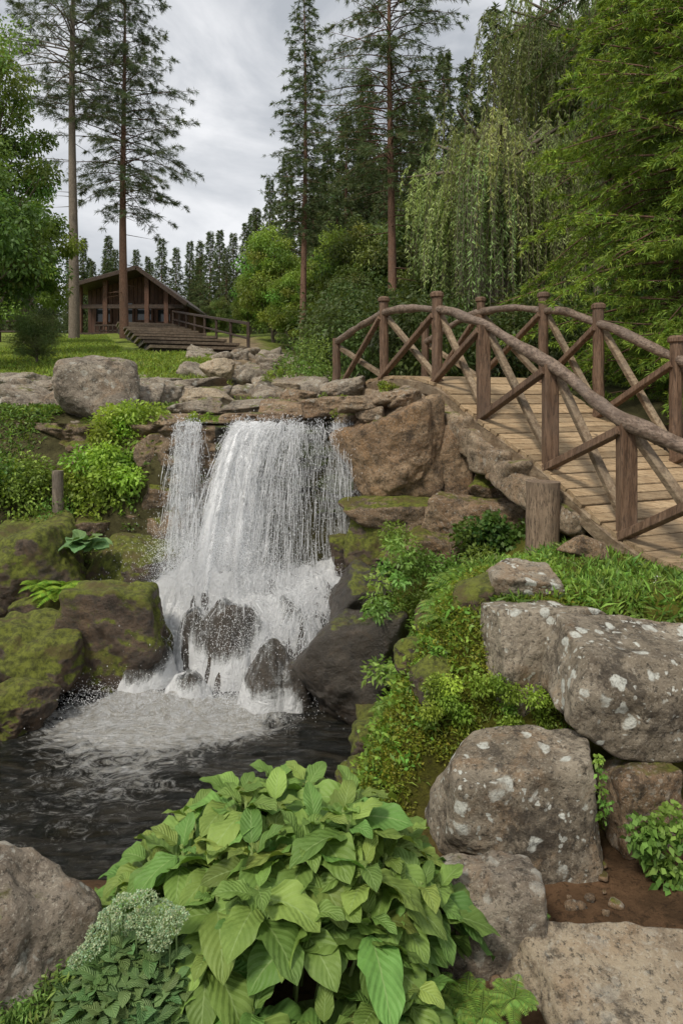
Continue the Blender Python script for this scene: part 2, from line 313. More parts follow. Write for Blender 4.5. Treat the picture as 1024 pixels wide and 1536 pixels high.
# upper left
rk('boulder',86,206,538,632,8.3,'boul',.9,6,p=8,rough=.035,nr=6,lo=.82); rk('boulder',-40,100,582,655,9.0,'boul',.7,6); rk('boulder',15,118,640,705,8.0,'brown',.7,6)
rk('boulder',100,150,632,680,8.0,'boul',.8,5); rk('boulder',-60,40,650,720,8.2,'boul',.8,5)
for a in [(203,290,622,650,7.6,'brown'),(275,345,583,612,8.6,'tan'),(330,432,618,642,7.5,'brown'),(300,385,632,672,7.35,'brown'),(205,262,578,612,9.0,'boul'),(258,330,600,628,8.1,'boul'),(345,450,600,622,8.3,'boul'),(395,480,604,634,7.9,'brown'),(210,275,648,700,7.3,'cliff'),(205,270,695,765,7.25,'cliff'),
          (310,350,538,572,11.5,'tan'),(-20,60,560,585,11,'boul'),(205,262,566,590,10.5,'boul'),(420,470,585,612,8.9,'brown'),(60,120,570,592,10.2,'boul'),(255,320,572,594,9.8,'boul'),
          (120,215,632,662,8.0,'brown'),(140,215,655,690,7.8,'boul'),(450,540,596,632,7.7,'brown'),(480,545,570,600,8.6,'boul'),(500,560,618,645,7.2,'cliff'),(380,450,575,600,9.8,'tan'),(225,280,760,820,7.1,'cliff'),(90,140,690,720,7.7,'cliff'),(60,130,700,745,7.6,'cliff'),
          (95,160,735,775,7.3,'cliff'),(150,225,760,800,7.2,'cliff'),(195,262,660,710,7.45,'cliff'),(100,170,775,815,7.0,'cliff'),(215,268,720,770,7.1,'cliff')]:
    rk('ledge_stone',*a,.9,6,p=24,tilt=.06,rough=.05,lo=.85)
# path rocks
b=Buf()
for k in range(150):
    yy=rng.uniform(8.5,20); xx=-1.2-(yy-12)*.215+rng.normal()*1.05
    if yy<11: xx=rng.uniform(-5,.1)
    if nearstair(np.array(xx),np.array(yy),1.9): continue
    s=rng.uniform(.06,.40)**1.15*(1+yy*.004); rock(b,(xx,yy,float(height(xx,yy))+s*.02),(s,s*.9,s*rng.uniform(.3,.65)),500+k,sub=4 if yy<16 else 3,p=16,tilt=.25)
b.build('path_rocks',M['boul'])
b=Buf()
for k in range(60):
    xx=rng.uniform(.3,1.6); yy=rng.uniform(2.1,3.0); s=rng.uniform(.006,.03); rock(b,(xx,yy,float(height(xx,yy))+s*.3),(s,s,s*.6),900+k,sub=2)
b.build('pebbles',M['brown'])
# cliff rocks right of the fall
for a in [(525,655,622,756,6.7,'face',.5,7,8),(628,712,640,757,6.72,'face',.5,6,10),(560,600,600,640,7.0,'cliff',.9,5,12),(700,790,715,762,6.45,'cliff',.6,6,14),(640,720,745,812,6.25,'brown',.7,6,8),(536,648,748,800,6.5,'cliff',.7,6,8),(700,785,750,805,6.2,'brown',.7,6,8),(520,600,775,860,6.45,'mosswet',.6,6,12),(600,700,795,860,6.2,'cliff',.7,6,12),(500,560,800,880,6.6,'mosswet',.6,6,12)]:
    rk('cliff_boulder',*a[:6],a[6],a[7],p=a[8]+6,rough=.06,lo=.88,nr=6)
def cliffpath(u):
    P=np.array([(-4.2,8.2),(-2.6,7.3),(-1.7,7.12),(0.1,7.1),(.3,6.95),(.75,6.95),(1.0,7.9),(2.2,8.0),(2.6,7.4),(4.5,7.2)]); tt=np.linspace(0,1,len(P)); return np.interp(u,tt,P[:,0]),np.interp(u,tt,P[:,1])
U,V=np.meshgrid(np.linspace(0,1,560),np.linspace(0,1,200)); px_,py_=cliffpath(U.ravel()); pz=-.3+V.ravel()*2.44
q=np.c_[px_*1.3,py_,pz*2.2]; cell=np.abs(fbm(np.c_[px_*1.8,py_,pz*4.5],4,25)); strat=np.abs(((pz*3.2+vnoise(q,4)*.5)%1)-.5)
disp=.16*fbm(q,6,21)+.22*np.minimum(cell,.4)+.25*np.minimum(strat,.22)
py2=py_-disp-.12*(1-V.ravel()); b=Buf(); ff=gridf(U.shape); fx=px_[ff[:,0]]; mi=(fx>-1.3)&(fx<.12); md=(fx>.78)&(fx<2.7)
vv=np.c_[px_,py2,pz]; b.add(vv,ff[~mi&~md]); b.add(vv,ff[mi],mat=1); b.add(vv,ff[md],mat=2); b.build('cliff_face',[M['cliff'],M['wallmoss'],M['dim']])
# ---------------------------------------------------------------- cascade bed
domes=[(-.95,5.85,.28,.25,.68),(-.58,5.40,.21,.22,.43),(-1.62,5.70,.20,.26,.44),(-.30,6.1,.28,.2,.55),(-1.35,6.35,.3,.2,.80),(-1.25,5.45,.2,.16,.24),(-.25,6.5,.35,.2,.66),(-.8,6.6,.5,.2,.72),(-.38,5.33,.14,.14,.32),(-1.3,5.95,.18,.16,.5)]
def bed(x,y,parts=False):
    hb=-.35+1.05*sm(5.0,6.75,y); h=hb
    p=np.c_[np.ravel(x),np.ravel(y),np.zeros(np.size(x))]; wb=.6*fbm(p*2.8,3,35).reshape(np.shape(x))
    for cx,cy,rx,ry,hh in domes:
        r2=((x-cx)/rx)**2+((y-cy)/ry)**2+wb; h=np.maximum(h,(hh+.35)*np.clip(1-.5*np.clip(r2,0,None)**1.3,0,None)**.6-.35)
    h=h+.07*fbm(p*4.,4,31).reshape(np.shape(x))
    return (h,hb) if parts else h
gx,gy=np.meshgrid(np.linspace(-2.3,.25,300),np.linspace(4.8,7.1,260)); gz=bed(gx,gy)+.02*fbm(np.c_[gx.ravel()*12,gy.ravel()*12,gx.ravel()*0],3,6).reshape(gx.shape)
b=Buf(); b.add(np.c_[gx.ravel(),gy.ravel(),gz.ravel()],gridf(gx.shape)); b.build('cascade_rocks',M['wet'])
wf=empty('waterfall')
gx,gy=np.meshgrid(np.linspace(-2.0,.15,420),np.linspace(4.85,6.95,400)); h,hb=bed(gx,gy,True)
wch=np.clip(1-(h-hb)/.32,0,1)
edge=sm(-1.98,-1.70,gx+.25*(6.2-gy))*sm(.12,-.1,gx+.22*(6.4-gy))*sm(6.95,6.75,gy)
q=np.c_[gx.ravel(),gy.ravel(),gx.ravel()*0]; fr=fbm(q*9,5,51).reshape(gx.shape)
imp=np.exp(-((gx+1.15)/.45)**2-((gy-6.35)/.28)**2); low_=sm(.25,.02,h); wgt=(.33+.62*wch+.6*imp+.4*low_)*edge-.6*(1-edge)+.06
gz=h+.03+.045*fr*(.4+wch)+.07*imp*(1+fr); gz=np.where(gz<.0,-.01,gz)
th=np.arctan2(gx+.8,7.8-gy)*1.6; rr=np.hypot(gx+.8,7.8-gy)+h*-1.
b=Buf(); b.add(np.c_[gx.ravel(),gy.ravel(),gz.ravel()],gridf(gx.shape),np.repeat(np.clip(wgt,0,1.3).ravel()[:,None],3,1),luv=np.c_[th.ravel(),rr.ravel(),np.zeros(gx.size)])
b.build('cascade_water',M['casc'],parent=wf)
def sim(n,x0,x1,vx0,vx1,vy,z0=2.17,steps=75,dt=.013,y0=6.92,rad=.003,spread=.07,name='strands',y0s=.06,keep=.5,seg=4,st=2,pw=1.,per=3):
    P=np.zeros((n,3)); f=rng.random(n)**pw; f=np.clip(f+.04*np.sin(f*41)+.02*np.sin(f*97),0,1); P[:,0]=x0+(x1-x0)*f; P[:,1]=y0+rng.uniform(-y0s,y0s,n); P[:,2]=z0+rng.uniform(-.03,.015,n)
    Vv=np.zeros((n,3)); Vv[:,0]=vx0+(vx1-vx0)*f+rng.normal(size=n)*spread+.08*np.sin(f*23); Vv[:,1]=vy*rng.uniform(.5,1.3,n)
    tr=[P.copy()]; alive=np.ones(n,bool); al=[alive.copy()]
    for s in range(steps):
        Vv[:,2]-=9.8*dt; Vv[:,:2]+=rng.normal(size=(n,2))*.05; P=P+Vv*dt*alive[:,None]
        h=bed(P[:,0],P[:,1])+.03; on=(P[:,2]<h)&alive
        if on.any():
            e=.03; hx=(bed(P[:,0]+e,P[:,1])-bed(P[:,0]-e,P[:,1]))/(2*e); hy=(bed(P[:,0],P[:,1]+e)-bed(P[:,0],P[:,1]-e))/(2*e)
            N=unit(np.c_[-hx,-hy,np.ones(n)]); vn=(Vv*N).sum(1); fast=vn<-2; k=np.where(fast,rng.uniform(.02,.35,n),0.)
            Vn=(Vv-((1+k)*np.minimum(vn,0))[:,None]*N)*.90; Vn[:,:2]+=rng.normal(size=(n,2))*np.where(fast,.45,.12)[:,None]; Vn[:,1]-=.04
            Vv=np.where(on[:,None],Vn,Vv); P[:,2]=np.where(on,h,P[:,2])
        dead=(P[:,2]<.02)|(P[:,1]<4.95); alive&=~dead; P[:,2]=np.maximum(P[:,2],.012)
        tr.append(P.copy()); al.append(alive.copy())
    tr=np.stack(tr,1); al=np.stack(al,1); bb=Buf(); T=tr.shape[1]; ar=np.arange(n)
    for rep in range(per):
        s0=rng.integers(0,T-seg*st-1,n); idx=s0[:,None]+np.arange(seg)[None]*st; Q=tr[ar[:,None],idx]
        A=al[ar,idx[:,-1]]&(rng.random(n)<keep)&(np.linalg.norm(np.diff(Q[:,:,:2],axis=1),axis=2).max(1)<.045)&(np.abs(np.diff(Q[:,:,2],axis=1)).max(1)<.16)&(Q[:,:,0].min(1)>-1.85); Q=Q[A]
        R=rad*rng.uniform(.3,1.7,(len(Q),1))*(np.sin(np.linspace(.15,np.pi-.15,seg))[None]**.6)*rng.uniform(.4,1.4,Q.shape[:2])
        tubes(bb,Q+rng.normal(size=(len(Q),1,3))*.02+rng.normal(size=Q.shape)*.003,R,3)
    bb.build(name,M['strand'],parent=wf); return tr,al
trs=[]
trs.append((sim(2200,-1.04,-.38,-.72,-.12,-.78,rad=.0024,name='heavy_fall',pw=1.35,per=3),54000))
trs.append((sim(420,-.55,-.16,-.05,0,-.5,rad=.0018,name='middle_fall',per=4),7000))
trs.append((sim(420,-.10,.10,.0,0,-.42,rad=.0019,name='right_fall',per=4),6000))
trs.append((sim(700,-1.66,-1.42,-.05,0,-.5,rad=.0020,name='left_fall',per=3),16000))
trs.append((sim(900,-1.65,-.1,-.35,.05,-.9,z0=.85,y0=6.3,y0s=.35,rad=.0024,spread=.35,name='cascade_strands',steps=60,seg=4,per=2),14000))
trs.append((sim(600,-.40,.02,-.9,-.5,-1.0,z0=.70,y0=6.2,y0s=.2,rad=.0024,spread=.15,name='side_cascade',steps=60,seg=4,per=2),9000))
def sheet(x0,x1,v0,v1,vy,den,name,n=90,oy=0,sx=1.):
    u=np.linspace(0,1,n)[:,None]; tt=np.linspace(0,.56,50)[None]; xx=x0+(x1-x0)*u
    X_=xx+(v0+(v1-v0)*u)*tt; Y_=6.92+oy+vy*tt*(1+.15*np.sin(u*17))+.03*np.sin(u*40)*tt*2; Z_=2.175-4.9*tt**2+0*u+.012*np.sin(u*31)
    dn=den(u,tt/.56)+0*tt+0*u; dn=dn-.7*np.clip(1-np.minimum(u,1-u)*14,0,1)
    bb=Buf(); bb.add(np.c_[X_.ravel(),Y_.ravel(),Z_.ravel()],gridf(X_.shape),np.repeat(np.clip(dn,0,2).ravel()[:,None],3,1),luv=np.c_[(xx*sx+0*tt).ravel(),(Z_ - .6*np.sin(u*9)*tt).ravel(),np.full(X_.size,oy*29+vy*7)])
    bb.build(name,M['sheet'],parent=wf)
sheet(-1.05,-.34,-.72,-.10,-.55,lambda u,t:.86-.76*u**1.4+.12*t,'heavy_sheet'); sheet(-1.03,-.42,-.70,-.14,-.75,lambda u,t:.74-.68*u**1.4+.14*t,'heavy_sheet_mid',oy=-.02); sheet(-.98,-.46,-.62,-.14,-.98,lambda u,t:.58-.5*u+.14*t,'heavy_sheet_front',oy=-.03)
sheet(-.48,.1,-.03,0,-.40,lambda u,t:.04+.0*u,'thin_sheet'); sheet(-.13,.12,0,0,-.4,lambda u,t:.46-.14*t,'right_sheet',oy=-.02)
sheet(-1.67,-1.39,-.05,0,-.4,lambda u,t:.52+.1*t,'left_sheet'); sheet(-1.66,-1.42,-.08,0,-.55,lambda u,t:.42+.15*t,'left_sheet_front',oy=-.02)
bb=Buf(); D=[]; E=[]
for (tr,al),nd in trs:
    k=rng.integers(0,tr.shape[0],nd); s=rng.integers(5,tr.shape[1],nd); ok=al[k,s]; D.append(tr[k,s][ok]+rng.normal(size=(ok.sum(),3))*np.array([.03,.05,.05])); E.append(np.full(ok.sum(),2.6))
for c,s,n in [((-1.15,6.3,.85),(.30,.14,.20),28000),((-1.5,6.35,.9),(.14,.12,.12),6000),((-.3,6.5,.72),(.25,.12,.06),7000),((-1.4,5.35,.06),(.45,.2,.07),18000),((-.9,5.25,.06),(.3,.15,.06),9000),((-.75,5.6,.45),(.25,.25,.12),4000)]:
    D.append(rng.normal(size=(n,3))*np.array(s)+np.array(c)); E.append(np.full(n,1.2))
D=np.concatenate(D); E=np.concatenate(E); m=D[:,2]>.01; D=D[m]; E=E[m]; s=(.0010+.0030*rng.random(len(D))**2)[:,None,None]
o=np.array([(1,0,0),(-1,0,0),(0,1,0),(0,-1,0),(0,0,1),(0,0,-1.)]); oo=o[None]*np.stack([E*0+1,E*0+1,E],-1)[:,None]; v=(D[:,None]+oo*s).reshape(-1,3)
f=np.array([(0,2,4),(2,1,4),(1,3,4),(3,0,4),(2,0,5),(1,2,5),(3,1,5),(0,3,5)]); f=(np.arange(len(D))[:,None,None]*6+f).reshape(-1,3); bb.add(v,f); bb.build('spray_droplets',M['strand'],parent=wf)
# upper stream
gx,gy=np.meshgrid(np.linspace(-1.75,.12,60),np.linspace(6.93,8.8,50)); gz=2.165+.006*fbm(np.c_[gx.ravel()*6,gy.ravel()*6,gx.ravel()*0],3,2).reshape(gx.shape)
b=Buf(); b.add(np.c_[gx.ravel(),gy.ravel(),gz.ravel()],gridf(gx.shape),(.1,.1,.1)); b.build('stream_water',M['water'])
# pool
gx,gy=np.meshgrid(np.linspace(-8,1.0,420),np.linspace(2.2,6.4,260)); q=np.c_[gx.ravel(),gy.ravel(),gx.ravel()*0]
G=lambda cx,cy,rx,ry: np.exp(-((q[:,0]-cx)/rx)**2-((q[:,1]-cy)/ry)**2)
imp=G(-1.3,5.25,.8,.30); foam=1.45*imp+.85*G(-1.65,4.95,.7,.32)+.5*G(-1.4,4.55,.65,.38)+.7*G(-.75,5.0,.40,.25)+.34*G(-1.4,4.15,.95,.5)+.27*G(-2.0,3.8,.9,.4)
z=.020*fbm(q*np.array([2.0,5,1]),4,41)+imp*.08*(1+fbm(q*6,5,44))
b=Buf(); b.add(np.c_[q[:,:2],z],gridf(gx.shape),np.repeat(foam[:,None],3,1)); b.build('pool_water',M['water'])
# ---------------------------------------------------------------- bridge
br=empty('wooden_footbridge')
pl=np.array([(-.07,9.5),(.52,8.4),(1.02,7.3),(1.35,6.5),(1.71,5.6),(1.98,4.75),(2.25,3.85)])
dz=np.array([2.42,2.68,2.60,2.24,1.86,1.47,1.33]); rz_=np.array([3.19,3.47,3.36,3.12,2.70,2.25,1.98])
def spl(vals,u):
    vals=np.asarray(vals,float); n=len(vals); k=np.clip(np.floor(u).astype(int),0,n-2); t=(u-k)[:,None] if vals.ndim==2 else u-k
    g=lambda j: vals[np.clip(j,0,n-1)]
    p0=np.where((k==0)[:,None] if vals.ndim==2 else k==0,2*g(k)-g(k+1),g(k-1)); p3_=np.where((k==n-2)[:,None] if vals.ndim==2 else k==n-2,2*g(k+1)-g(k),g(k+2)); p1=g(k);p2=g(k+1)
    return .5*(2*p1+(p2-p0)*t+(2*p0-5*p1+4*p2-p3_)*t**2+(3*p1-p0-3*p2+p3_)*t**3)
PW=np.array([1.30,.55])
uu=np.linspace(0,6,400); xy=spl(pl,uu); zz=spl(dz,uu); ln=np.r_[0,np.cumsum(np.linalg.norm(np.diff(np.c_[xy,zz],axis=0),axis=1))]
b=Buf(); s=.06
while s<ln[-1]:
    u=np.interp(s,ln,uu); c=spl(pl,np.array([u]))[0]; z=spl(dz,np.array([u]))[0]; c2=spl(pl,np.array([min(u+.05,6)]))[0]; z2=spl(dz,np.array([min(u+.05,6)]))[0]
    c1=spl(pl,np.array([max(u-.05,0)]))[0]; z1=spl(dz,np.array([max(u-.05,0)]))[0]
    T=unit(np.r_[c2-c1,z2-z1]); W=unit(np.r_[PW,0]); T=unit(T-W*(T@W)); Nn=np.cross(W,T); Nn=Nn*np.sign(Nn[2])
    a0=np.r_[c,z]-W*(.06+rng.uniform(0,.04)); a1=np.r_[c,z]+W*(1.46+rng.uniform(0,.03)); hw=.049; th=.018
    off=rng.uniform(-.005,.005); a0=a0+Nn*(off-th); a1=a1+Nn*(off-th)
    vs=[]
    for e in (a0,a1):
        for sx,sz in ((-1,-1),(1,-1),(1,.7),(.9,1),(-.9,1),(-1,.7)): vs.append(e+T*hw*sx+Nn*th*sz)
    g=.5*rng.uniform(.55,1.2)
    b.add(vs,[(k,(k+1)%6,(k+1)%6+6,k+6) for k in range(6)],(g,g,g)); b.add(vs[:6],[(0,1,2,5),(2,3,4,5)],(g,g,g)); b.add(vs[6:],[(5,2,1,0),(5,4,3,2)],(g,g,g))
    s+=.112
b.build('deck_planks',M['deck'],smooth=False,parent=br)
def path(off,zoff,lo=0,hi=6,m=60,vals=dz):
    u=np.linspace(lo,hi,m); return np.c_[spl(pl,u)+PW*off,spl(vals,u)+zoff]
b=Buf()
for off in (-.02,1.0): tubes(b,[path(off,-.10)],.062,square=True,cap=True,col=(.42,)*3)
tubes(b,[path(.5,-.12)],.06,square=True,col=(.25,)*3)
b.build('stringers',M['brace'],parent=br,smooth=False)
b=Buf(); g=Buf(); w=Buf()
for side,off in (('near',0.),('far',1.)):
    dzz=.0 if side=='near' else .08
    pr_=path(off,dzz,0 if side=='near' else 0,6,180,rz_); pr_[:,2]+=.022*vnoise(pr_*2.4,5)+.006*vnoise(pr_*9,15); pr_[:,0]+=.025*vnoise(pr_*2.0,7)
    R=(.043+.013*vnoise(pr_*5,9)+.010*np.linspace(0,1,180)); tubes(g,[pr_],R,14,cap=True)
    for k in range(6 if side=='near' else 5):
        base=np.r_[pl[k]+PW*off,dz[k]-.17]; top=np.r_[pl[k]+PW*off,rz_[k]+dzz+(-.01)]
        if k in (1,2) or side=='far': top[2]+=.19
        if k==0: top[2]+=.08
        pp=line(base,top,8); r=np.full(8,.057); tone=(.5*rng.uniform(.75,1.15),)*3
        if side=='near' and k in(3,4,5): tubes(w,[pp],r,cap=True,square=True,col=tone)
        else:
            tubes(w,[pp+rng.normal(size=pp.shape)*.003],r,10,cap=True,col=tone)
            if k in (1,2) or side=='far':
                c=top; tubes(w,[np.array([c-[0,0,.045],c-[0,0,.035],c,c+[0,0,.02]])],np.array([[.06,.074,.074,.05]]),12,cap=True,col=tone)
    for k in range(6):
        if side=='far' and k==5: continue
        A=np.r_[pl[k]+PW*off,dz[k]-.02]; B=np.r_[pl[k+1]+PW*off,rz_[k+1]+dzz-.06]; C=np.r_[pl[k]+PW*off,rz_[k]+dzz-.06]; E=np.r_[pl[k+1]+PW*off,dz[k+1]-.02]
        sh=np.r_[PW*.04/1.41,0]
        tubes(w,[line(A-sh*1.3,B-sh*1.3,4)],.031,square=True,cap=True,col=(.5*rng.uniform(.8,1.3),)*3)
        tubes(b,[line(C+sh*1.3,E+sh*1.3,4)],.031,square=True,cap=True,col=(.5*rng.uniform(.7,1.1),)*3)
g.build('handrails',M['rail'],parent=br); w.build('posts',M['post'],parent=br,smooth=False); b.build('braces',M['brace'],parent=br,smooth=False)
b=Buf(); c=at(812,838,5.25); tp=at(814,722,5.25); pp=line(c-[0,0,.25],tp,24); tubes(b,[pp],(.128+.006*vnoise(pp*6,3)),28,cap=True); b.build('bridge_pier_log',M['pier'],recenter=True)
# stone arch: ring of voussoirs following the near edge of the deck, stacked masonry pier on the left
b=Buf(); kk=0; u=.4
while u<4.25:
    s=rng.uniform(.085,.125); c=np.r_[spl(pl,np.array([u]))[0],spl(dz,np.array([u]))[0]]; h=rng.uniform(.10,.14)
    for off in (-.07,.35,.75): kk+=1; rock(b,c+np.r_[PW*off,-.17-h],(s,.26,h),1300+kk,sub=4,p=12,tilt=.12,lo=.9,nr=5,rz=.4+rng.normal()*.1,rough=.06)
    u+=s*1.9/.93
for row in range(5):
    u=.35+.1*row; hi=(1.95-.1*row)
    while u<hi:
        s=rng.uniform(.12,.2); c=np.r_[spl(pl,np.array([u]))[0],spl(dz,np.array([u]))[0]]; c=c+np.r_[PW*(rng.uniform(-.08,-.03)-.02*row),-.47-row*.155+rng.normal()*.01]
        kk+=1; rock(b,c,(s*1.0,s*1.1,.080),1300+kk,sub=4,p=12,tilt=.09,lo=.88,nr=5,rz=-.9+rng.normal()*.15,rough=.06); u+=s*1.72
for x_,z_,s in [(.18,2.36,.17),(.42,2.40,.15),(.66,2.43,.14),(.30,2.24,.13),(.58,2.27,.16),(.80,2.28,.12)]:
    kk+=1; rock(b,(x_,6.85,z_),(s,.22,.085),1300+kk,sub=5,p=12,tilt=.08,lo=.85,nr=6,rough=.06)
b.build('stone_abutment',M['mason'])
# ---------------------------------------------------------------- vegetation
def jit(C,n,a=.25,h=.12):
    C=np.tile(np.asarray(C,float),(n,1)); k=1+rng.normal(size=(n,1))*a; q=C*np.clip(k,.35,2); q[:,0]*=1+rng.normal(size=n)*h; return np.clip(q,.004,.9)
def conifer(name,base,H,cb,R,col,tip,nbr=260,spr=9,kc=7,L=.22,W=.05,tr=.2,droop=.35,rise=.1,bark='bark',prof=.8,clump=.0,bare=10,azr=None,dd=.55):
    base=np.asarray(base,float); b=Buf(); m=9
    hs=cb+(H-cb)*(np.arange(nbr)+rng.random(nbr))/nbr; t=(hs-cb)/(H-cb)
    l=R*((1-t)**prof*.95+.06)*np.minimum(1,.55+2.2*t)*rng.uniform(.40,1.12,nbr)
    az=np.arange(nbr)*2.39996+rng.normal(size=nbr)*.4
    if azr is not None: az=rng.uniform(azr[0],azr[1],nbr)
    O=np.c_[np.cos(az),np.sin(az),np.zeros(nbr)]; S_=np.c_[-np.sin(az),np.cos(az),np.zeros(nbr)]
    bow=rng.normal(size=nbr)*.12; dr=droop*rng.uniform(.5,1.5,nbr)
    def bp(idx,s):
        ll=l[idx]; r=ll*s; z=hs[idx]+ll*((rise+.35*t[idx])*s-dr[idx]*s**2+.12*s**4); return base+O[idx]*r[:,None]+S_[idx]*(bow[idx]*ll*s**2)[:,None]+np.c_[z*0,z*0,z]
    s=np.linspace(0,1,m); idx=np.repeat(np.arange(nbr),m); P=bp(idx,np.tile(s,nbr)).reshape(nbr,m,3)
    tubes(b,P,(.009*l+.005)[:,None]*(1-.85*s)[None],3,(.4,.4,.4),1)
    zt=np.linspace(-.3,H,24); tp=np.c_[base[0]+.05*np.sin(zt*.35+base[0]),base[1]+0*zt,base[2]+zt]; rr=tr*(1-np.clip(zt/H,0,1)*.92); tubes(b,[tp],rr,10,(.5,.5,.5),1)
    if bare:
        hb=rng.uniform(cb*.35,cb*1.1,bare); ab=rng.uniform(0,6.28,bare); lb=rng.uniform(.25,.9,bare)*R*.4
        Q=np.stack([base+np.c_[np.cos(ab)*lb*f_,np.sin(ab)*lb*f_,hb-.15*lb*f_] for f_ in (0,.5,1)],1); tubes(b,Q,np.array([[.02,.014,.005]]),3,(.35,.35,.35),1)
    nt=np.maximum((spr*l/R*(1.2 if clump==0 else 1)).astype(int),2); bi=np.repeat(np.arange(nbr),nt); n=len(bi)
    s=rng.uniform(.10,1,n)**(.75 if clump==0 else .6); T0=bp(bi,s); sg=rng.choice([-1,1],n); fw=rng.uniform(.4,1.1,n)
    td=unit(O[bi]*fw[:,None]+S_[bi]*sg[:,None]+np.c_[np.zeros(n),np.zeros(n),rng.normal(size=n)*.15-.22*droop*2]); tl=np.maximum(.32*l[bi]*(1.1-s),.16)*rng.uniform(.6,1.2,n)
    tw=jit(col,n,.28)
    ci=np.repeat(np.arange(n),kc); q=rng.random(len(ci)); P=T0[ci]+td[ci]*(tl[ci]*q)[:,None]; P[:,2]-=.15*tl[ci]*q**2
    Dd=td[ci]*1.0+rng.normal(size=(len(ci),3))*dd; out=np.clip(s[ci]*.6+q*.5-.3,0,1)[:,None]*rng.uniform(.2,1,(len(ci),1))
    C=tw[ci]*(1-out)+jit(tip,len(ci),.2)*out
    cards(b,P,Dd,L*rng.uniform(.6,1.3,len(ci)),W,C,0,droop=.15)
    return b.build(name,[M['needle'],M[bark]])
def broad(name,base,H,h0,R,col,ncl=60,nl=260,L=.12,W=.07,tr=.12,bark='barkg',cr=.26,var=.25,ry=None,down=.3,shell=.45,mat='leaf'):
    base=np.asarray(base,float); b=Buf(); c0=base+[0,0,(H+h0)/2]; r=np.array([R,ry or R,(H-h0)/2])
    d=randu(ncl); C=c0+d*r*(rng.random((ncl,1))**shell)*.86
    tp=line(base-[0,0,.2],base+[0,0,H*.8],8); tp[:,:2]+=rng.normal(size=(8,2))*.03*R; tubes(b,[tp],tr*np.linspace(1,.25,8),8,(.5,.5,.5),1)
    st=base+np.c_[np.zeros(ncl),np.zeros(ncl),np.clip((C[:,2]-base[2])*rng.uniform(.4,.75,ncl),h0*.4,H*.8)]
    mid=(st+C)/2+randu(ncl)*R*.1; tubes(b,np.stack([st,mid,C],1),tr*np.array([[.3,.18,.05]]),4,(.45,.45,.45),1)
    ci=np.repeat(np.arange(ncl),nl); n=len(ci); k=R*cr*rng.uniform(.6,1.35,ncl); o=randu(n)*(rng.random((n,1))**.5)
    P=C[ci]+o*k[ci][:,None]*np.array([1.15,1.15,.75]); cc=jit(col,ncl,var)[ci]*rng.uniform(.7,1.35,(n,1))
    D_=o+randu(n)*.9+np.array([0,0,-down]); cards(b,P,D_,L*rng.uniform(.6,1.3,n),W,cc,0,droop=.2)
    return b.build(name,[M[mat],M[bark]])
def g(x,y): return float(height(x,y))
def gp(px,d): x=(px-512)/F*d; return np.array([x,d,g(x,d)])
DK=(.085,.115,.05); MD=(.13,.175,.065)
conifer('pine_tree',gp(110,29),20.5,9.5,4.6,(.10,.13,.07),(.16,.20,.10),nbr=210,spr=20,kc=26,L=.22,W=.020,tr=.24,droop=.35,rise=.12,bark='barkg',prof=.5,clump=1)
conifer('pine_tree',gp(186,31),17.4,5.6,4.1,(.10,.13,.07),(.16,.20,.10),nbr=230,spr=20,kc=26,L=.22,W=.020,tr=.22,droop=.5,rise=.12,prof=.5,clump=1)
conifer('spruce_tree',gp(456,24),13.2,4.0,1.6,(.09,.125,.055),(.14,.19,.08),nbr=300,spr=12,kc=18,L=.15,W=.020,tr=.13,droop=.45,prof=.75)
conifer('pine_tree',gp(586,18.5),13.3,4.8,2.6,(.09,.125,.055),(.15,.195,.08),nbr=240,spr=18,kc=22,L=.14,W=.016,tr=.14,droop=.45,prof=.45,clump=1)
fo=empty('forest'); T=[]
for k in range(3):
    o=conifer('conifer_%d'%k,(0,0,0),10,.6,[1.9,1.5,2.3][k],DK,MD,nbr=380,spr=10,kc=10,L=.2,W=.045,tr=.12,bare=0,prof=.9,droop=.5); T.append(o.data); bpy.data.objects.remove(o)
T2=[]
for k in range(3):
    o=broad('leafy_%d'%k,(0,0,0),8,.8,2.4,[(.14,.19,.05),(.11,.15,.045),(.21,.30,.055)][k],ncl=110,nl=230,L=.17,W=.09); T2.append(o.data); bpy.data.objects.remove(o)
def inst(data,base,hs,i,h0=10.,nm='conifer'):
    o=bpy.data.objects.new(nm,data); o.location=base-np.array([0,0,.3]); s=hs/h0; o.scale=(s*rng.uniform(.8,1.05),)*2+(s,); o.rotation_euler=(0,0,rng.uniform(0,6.28)); o.parent=fo; bpy.context.scene.collection.objects.link(o)
for k,(px,ty,d) in enumerate([(742,12,46),(700,92,45),(665,80,40),(628,120,38),(785,40,40),(520,170,38),(548,110,40),(492,215,42),(430,235,45),(405,270,50),(385,312,60),(370,335,62),(350,350,70),(330,345,66),(316,348,70),(300,362,75),(285,362,80),(265,372,75),(243,358,60),(222,385,80),(205,375,78),(160,388,82),(140,392,80),(125,408,90),(108,400,80),(80,380,70),(40,370,70),(600,150,42),(640,170,34),(700,190,36),(830,60,42),(880,20,45),(940,10,38),(1000,-20,40),(1060,0,40),(575,230,30),(505,280,30),(720,160,50),(-30,330,60),(470,250,50),(760,130,44),(340,372,60),(395,345,52)]):
    b_=gp(px,d); inst(T[k%3],b_,2.4+(600-ty)/F*d-b_[2]+.3,k)
for k in range(90):
    px=rng.uniform(-100,1100); d=rng.uniform(85,140); b_=gp(px,d); inst(T[k%3],b_,rng.uniform(13,19) if px<430 else rng.uniform(20,30),k)
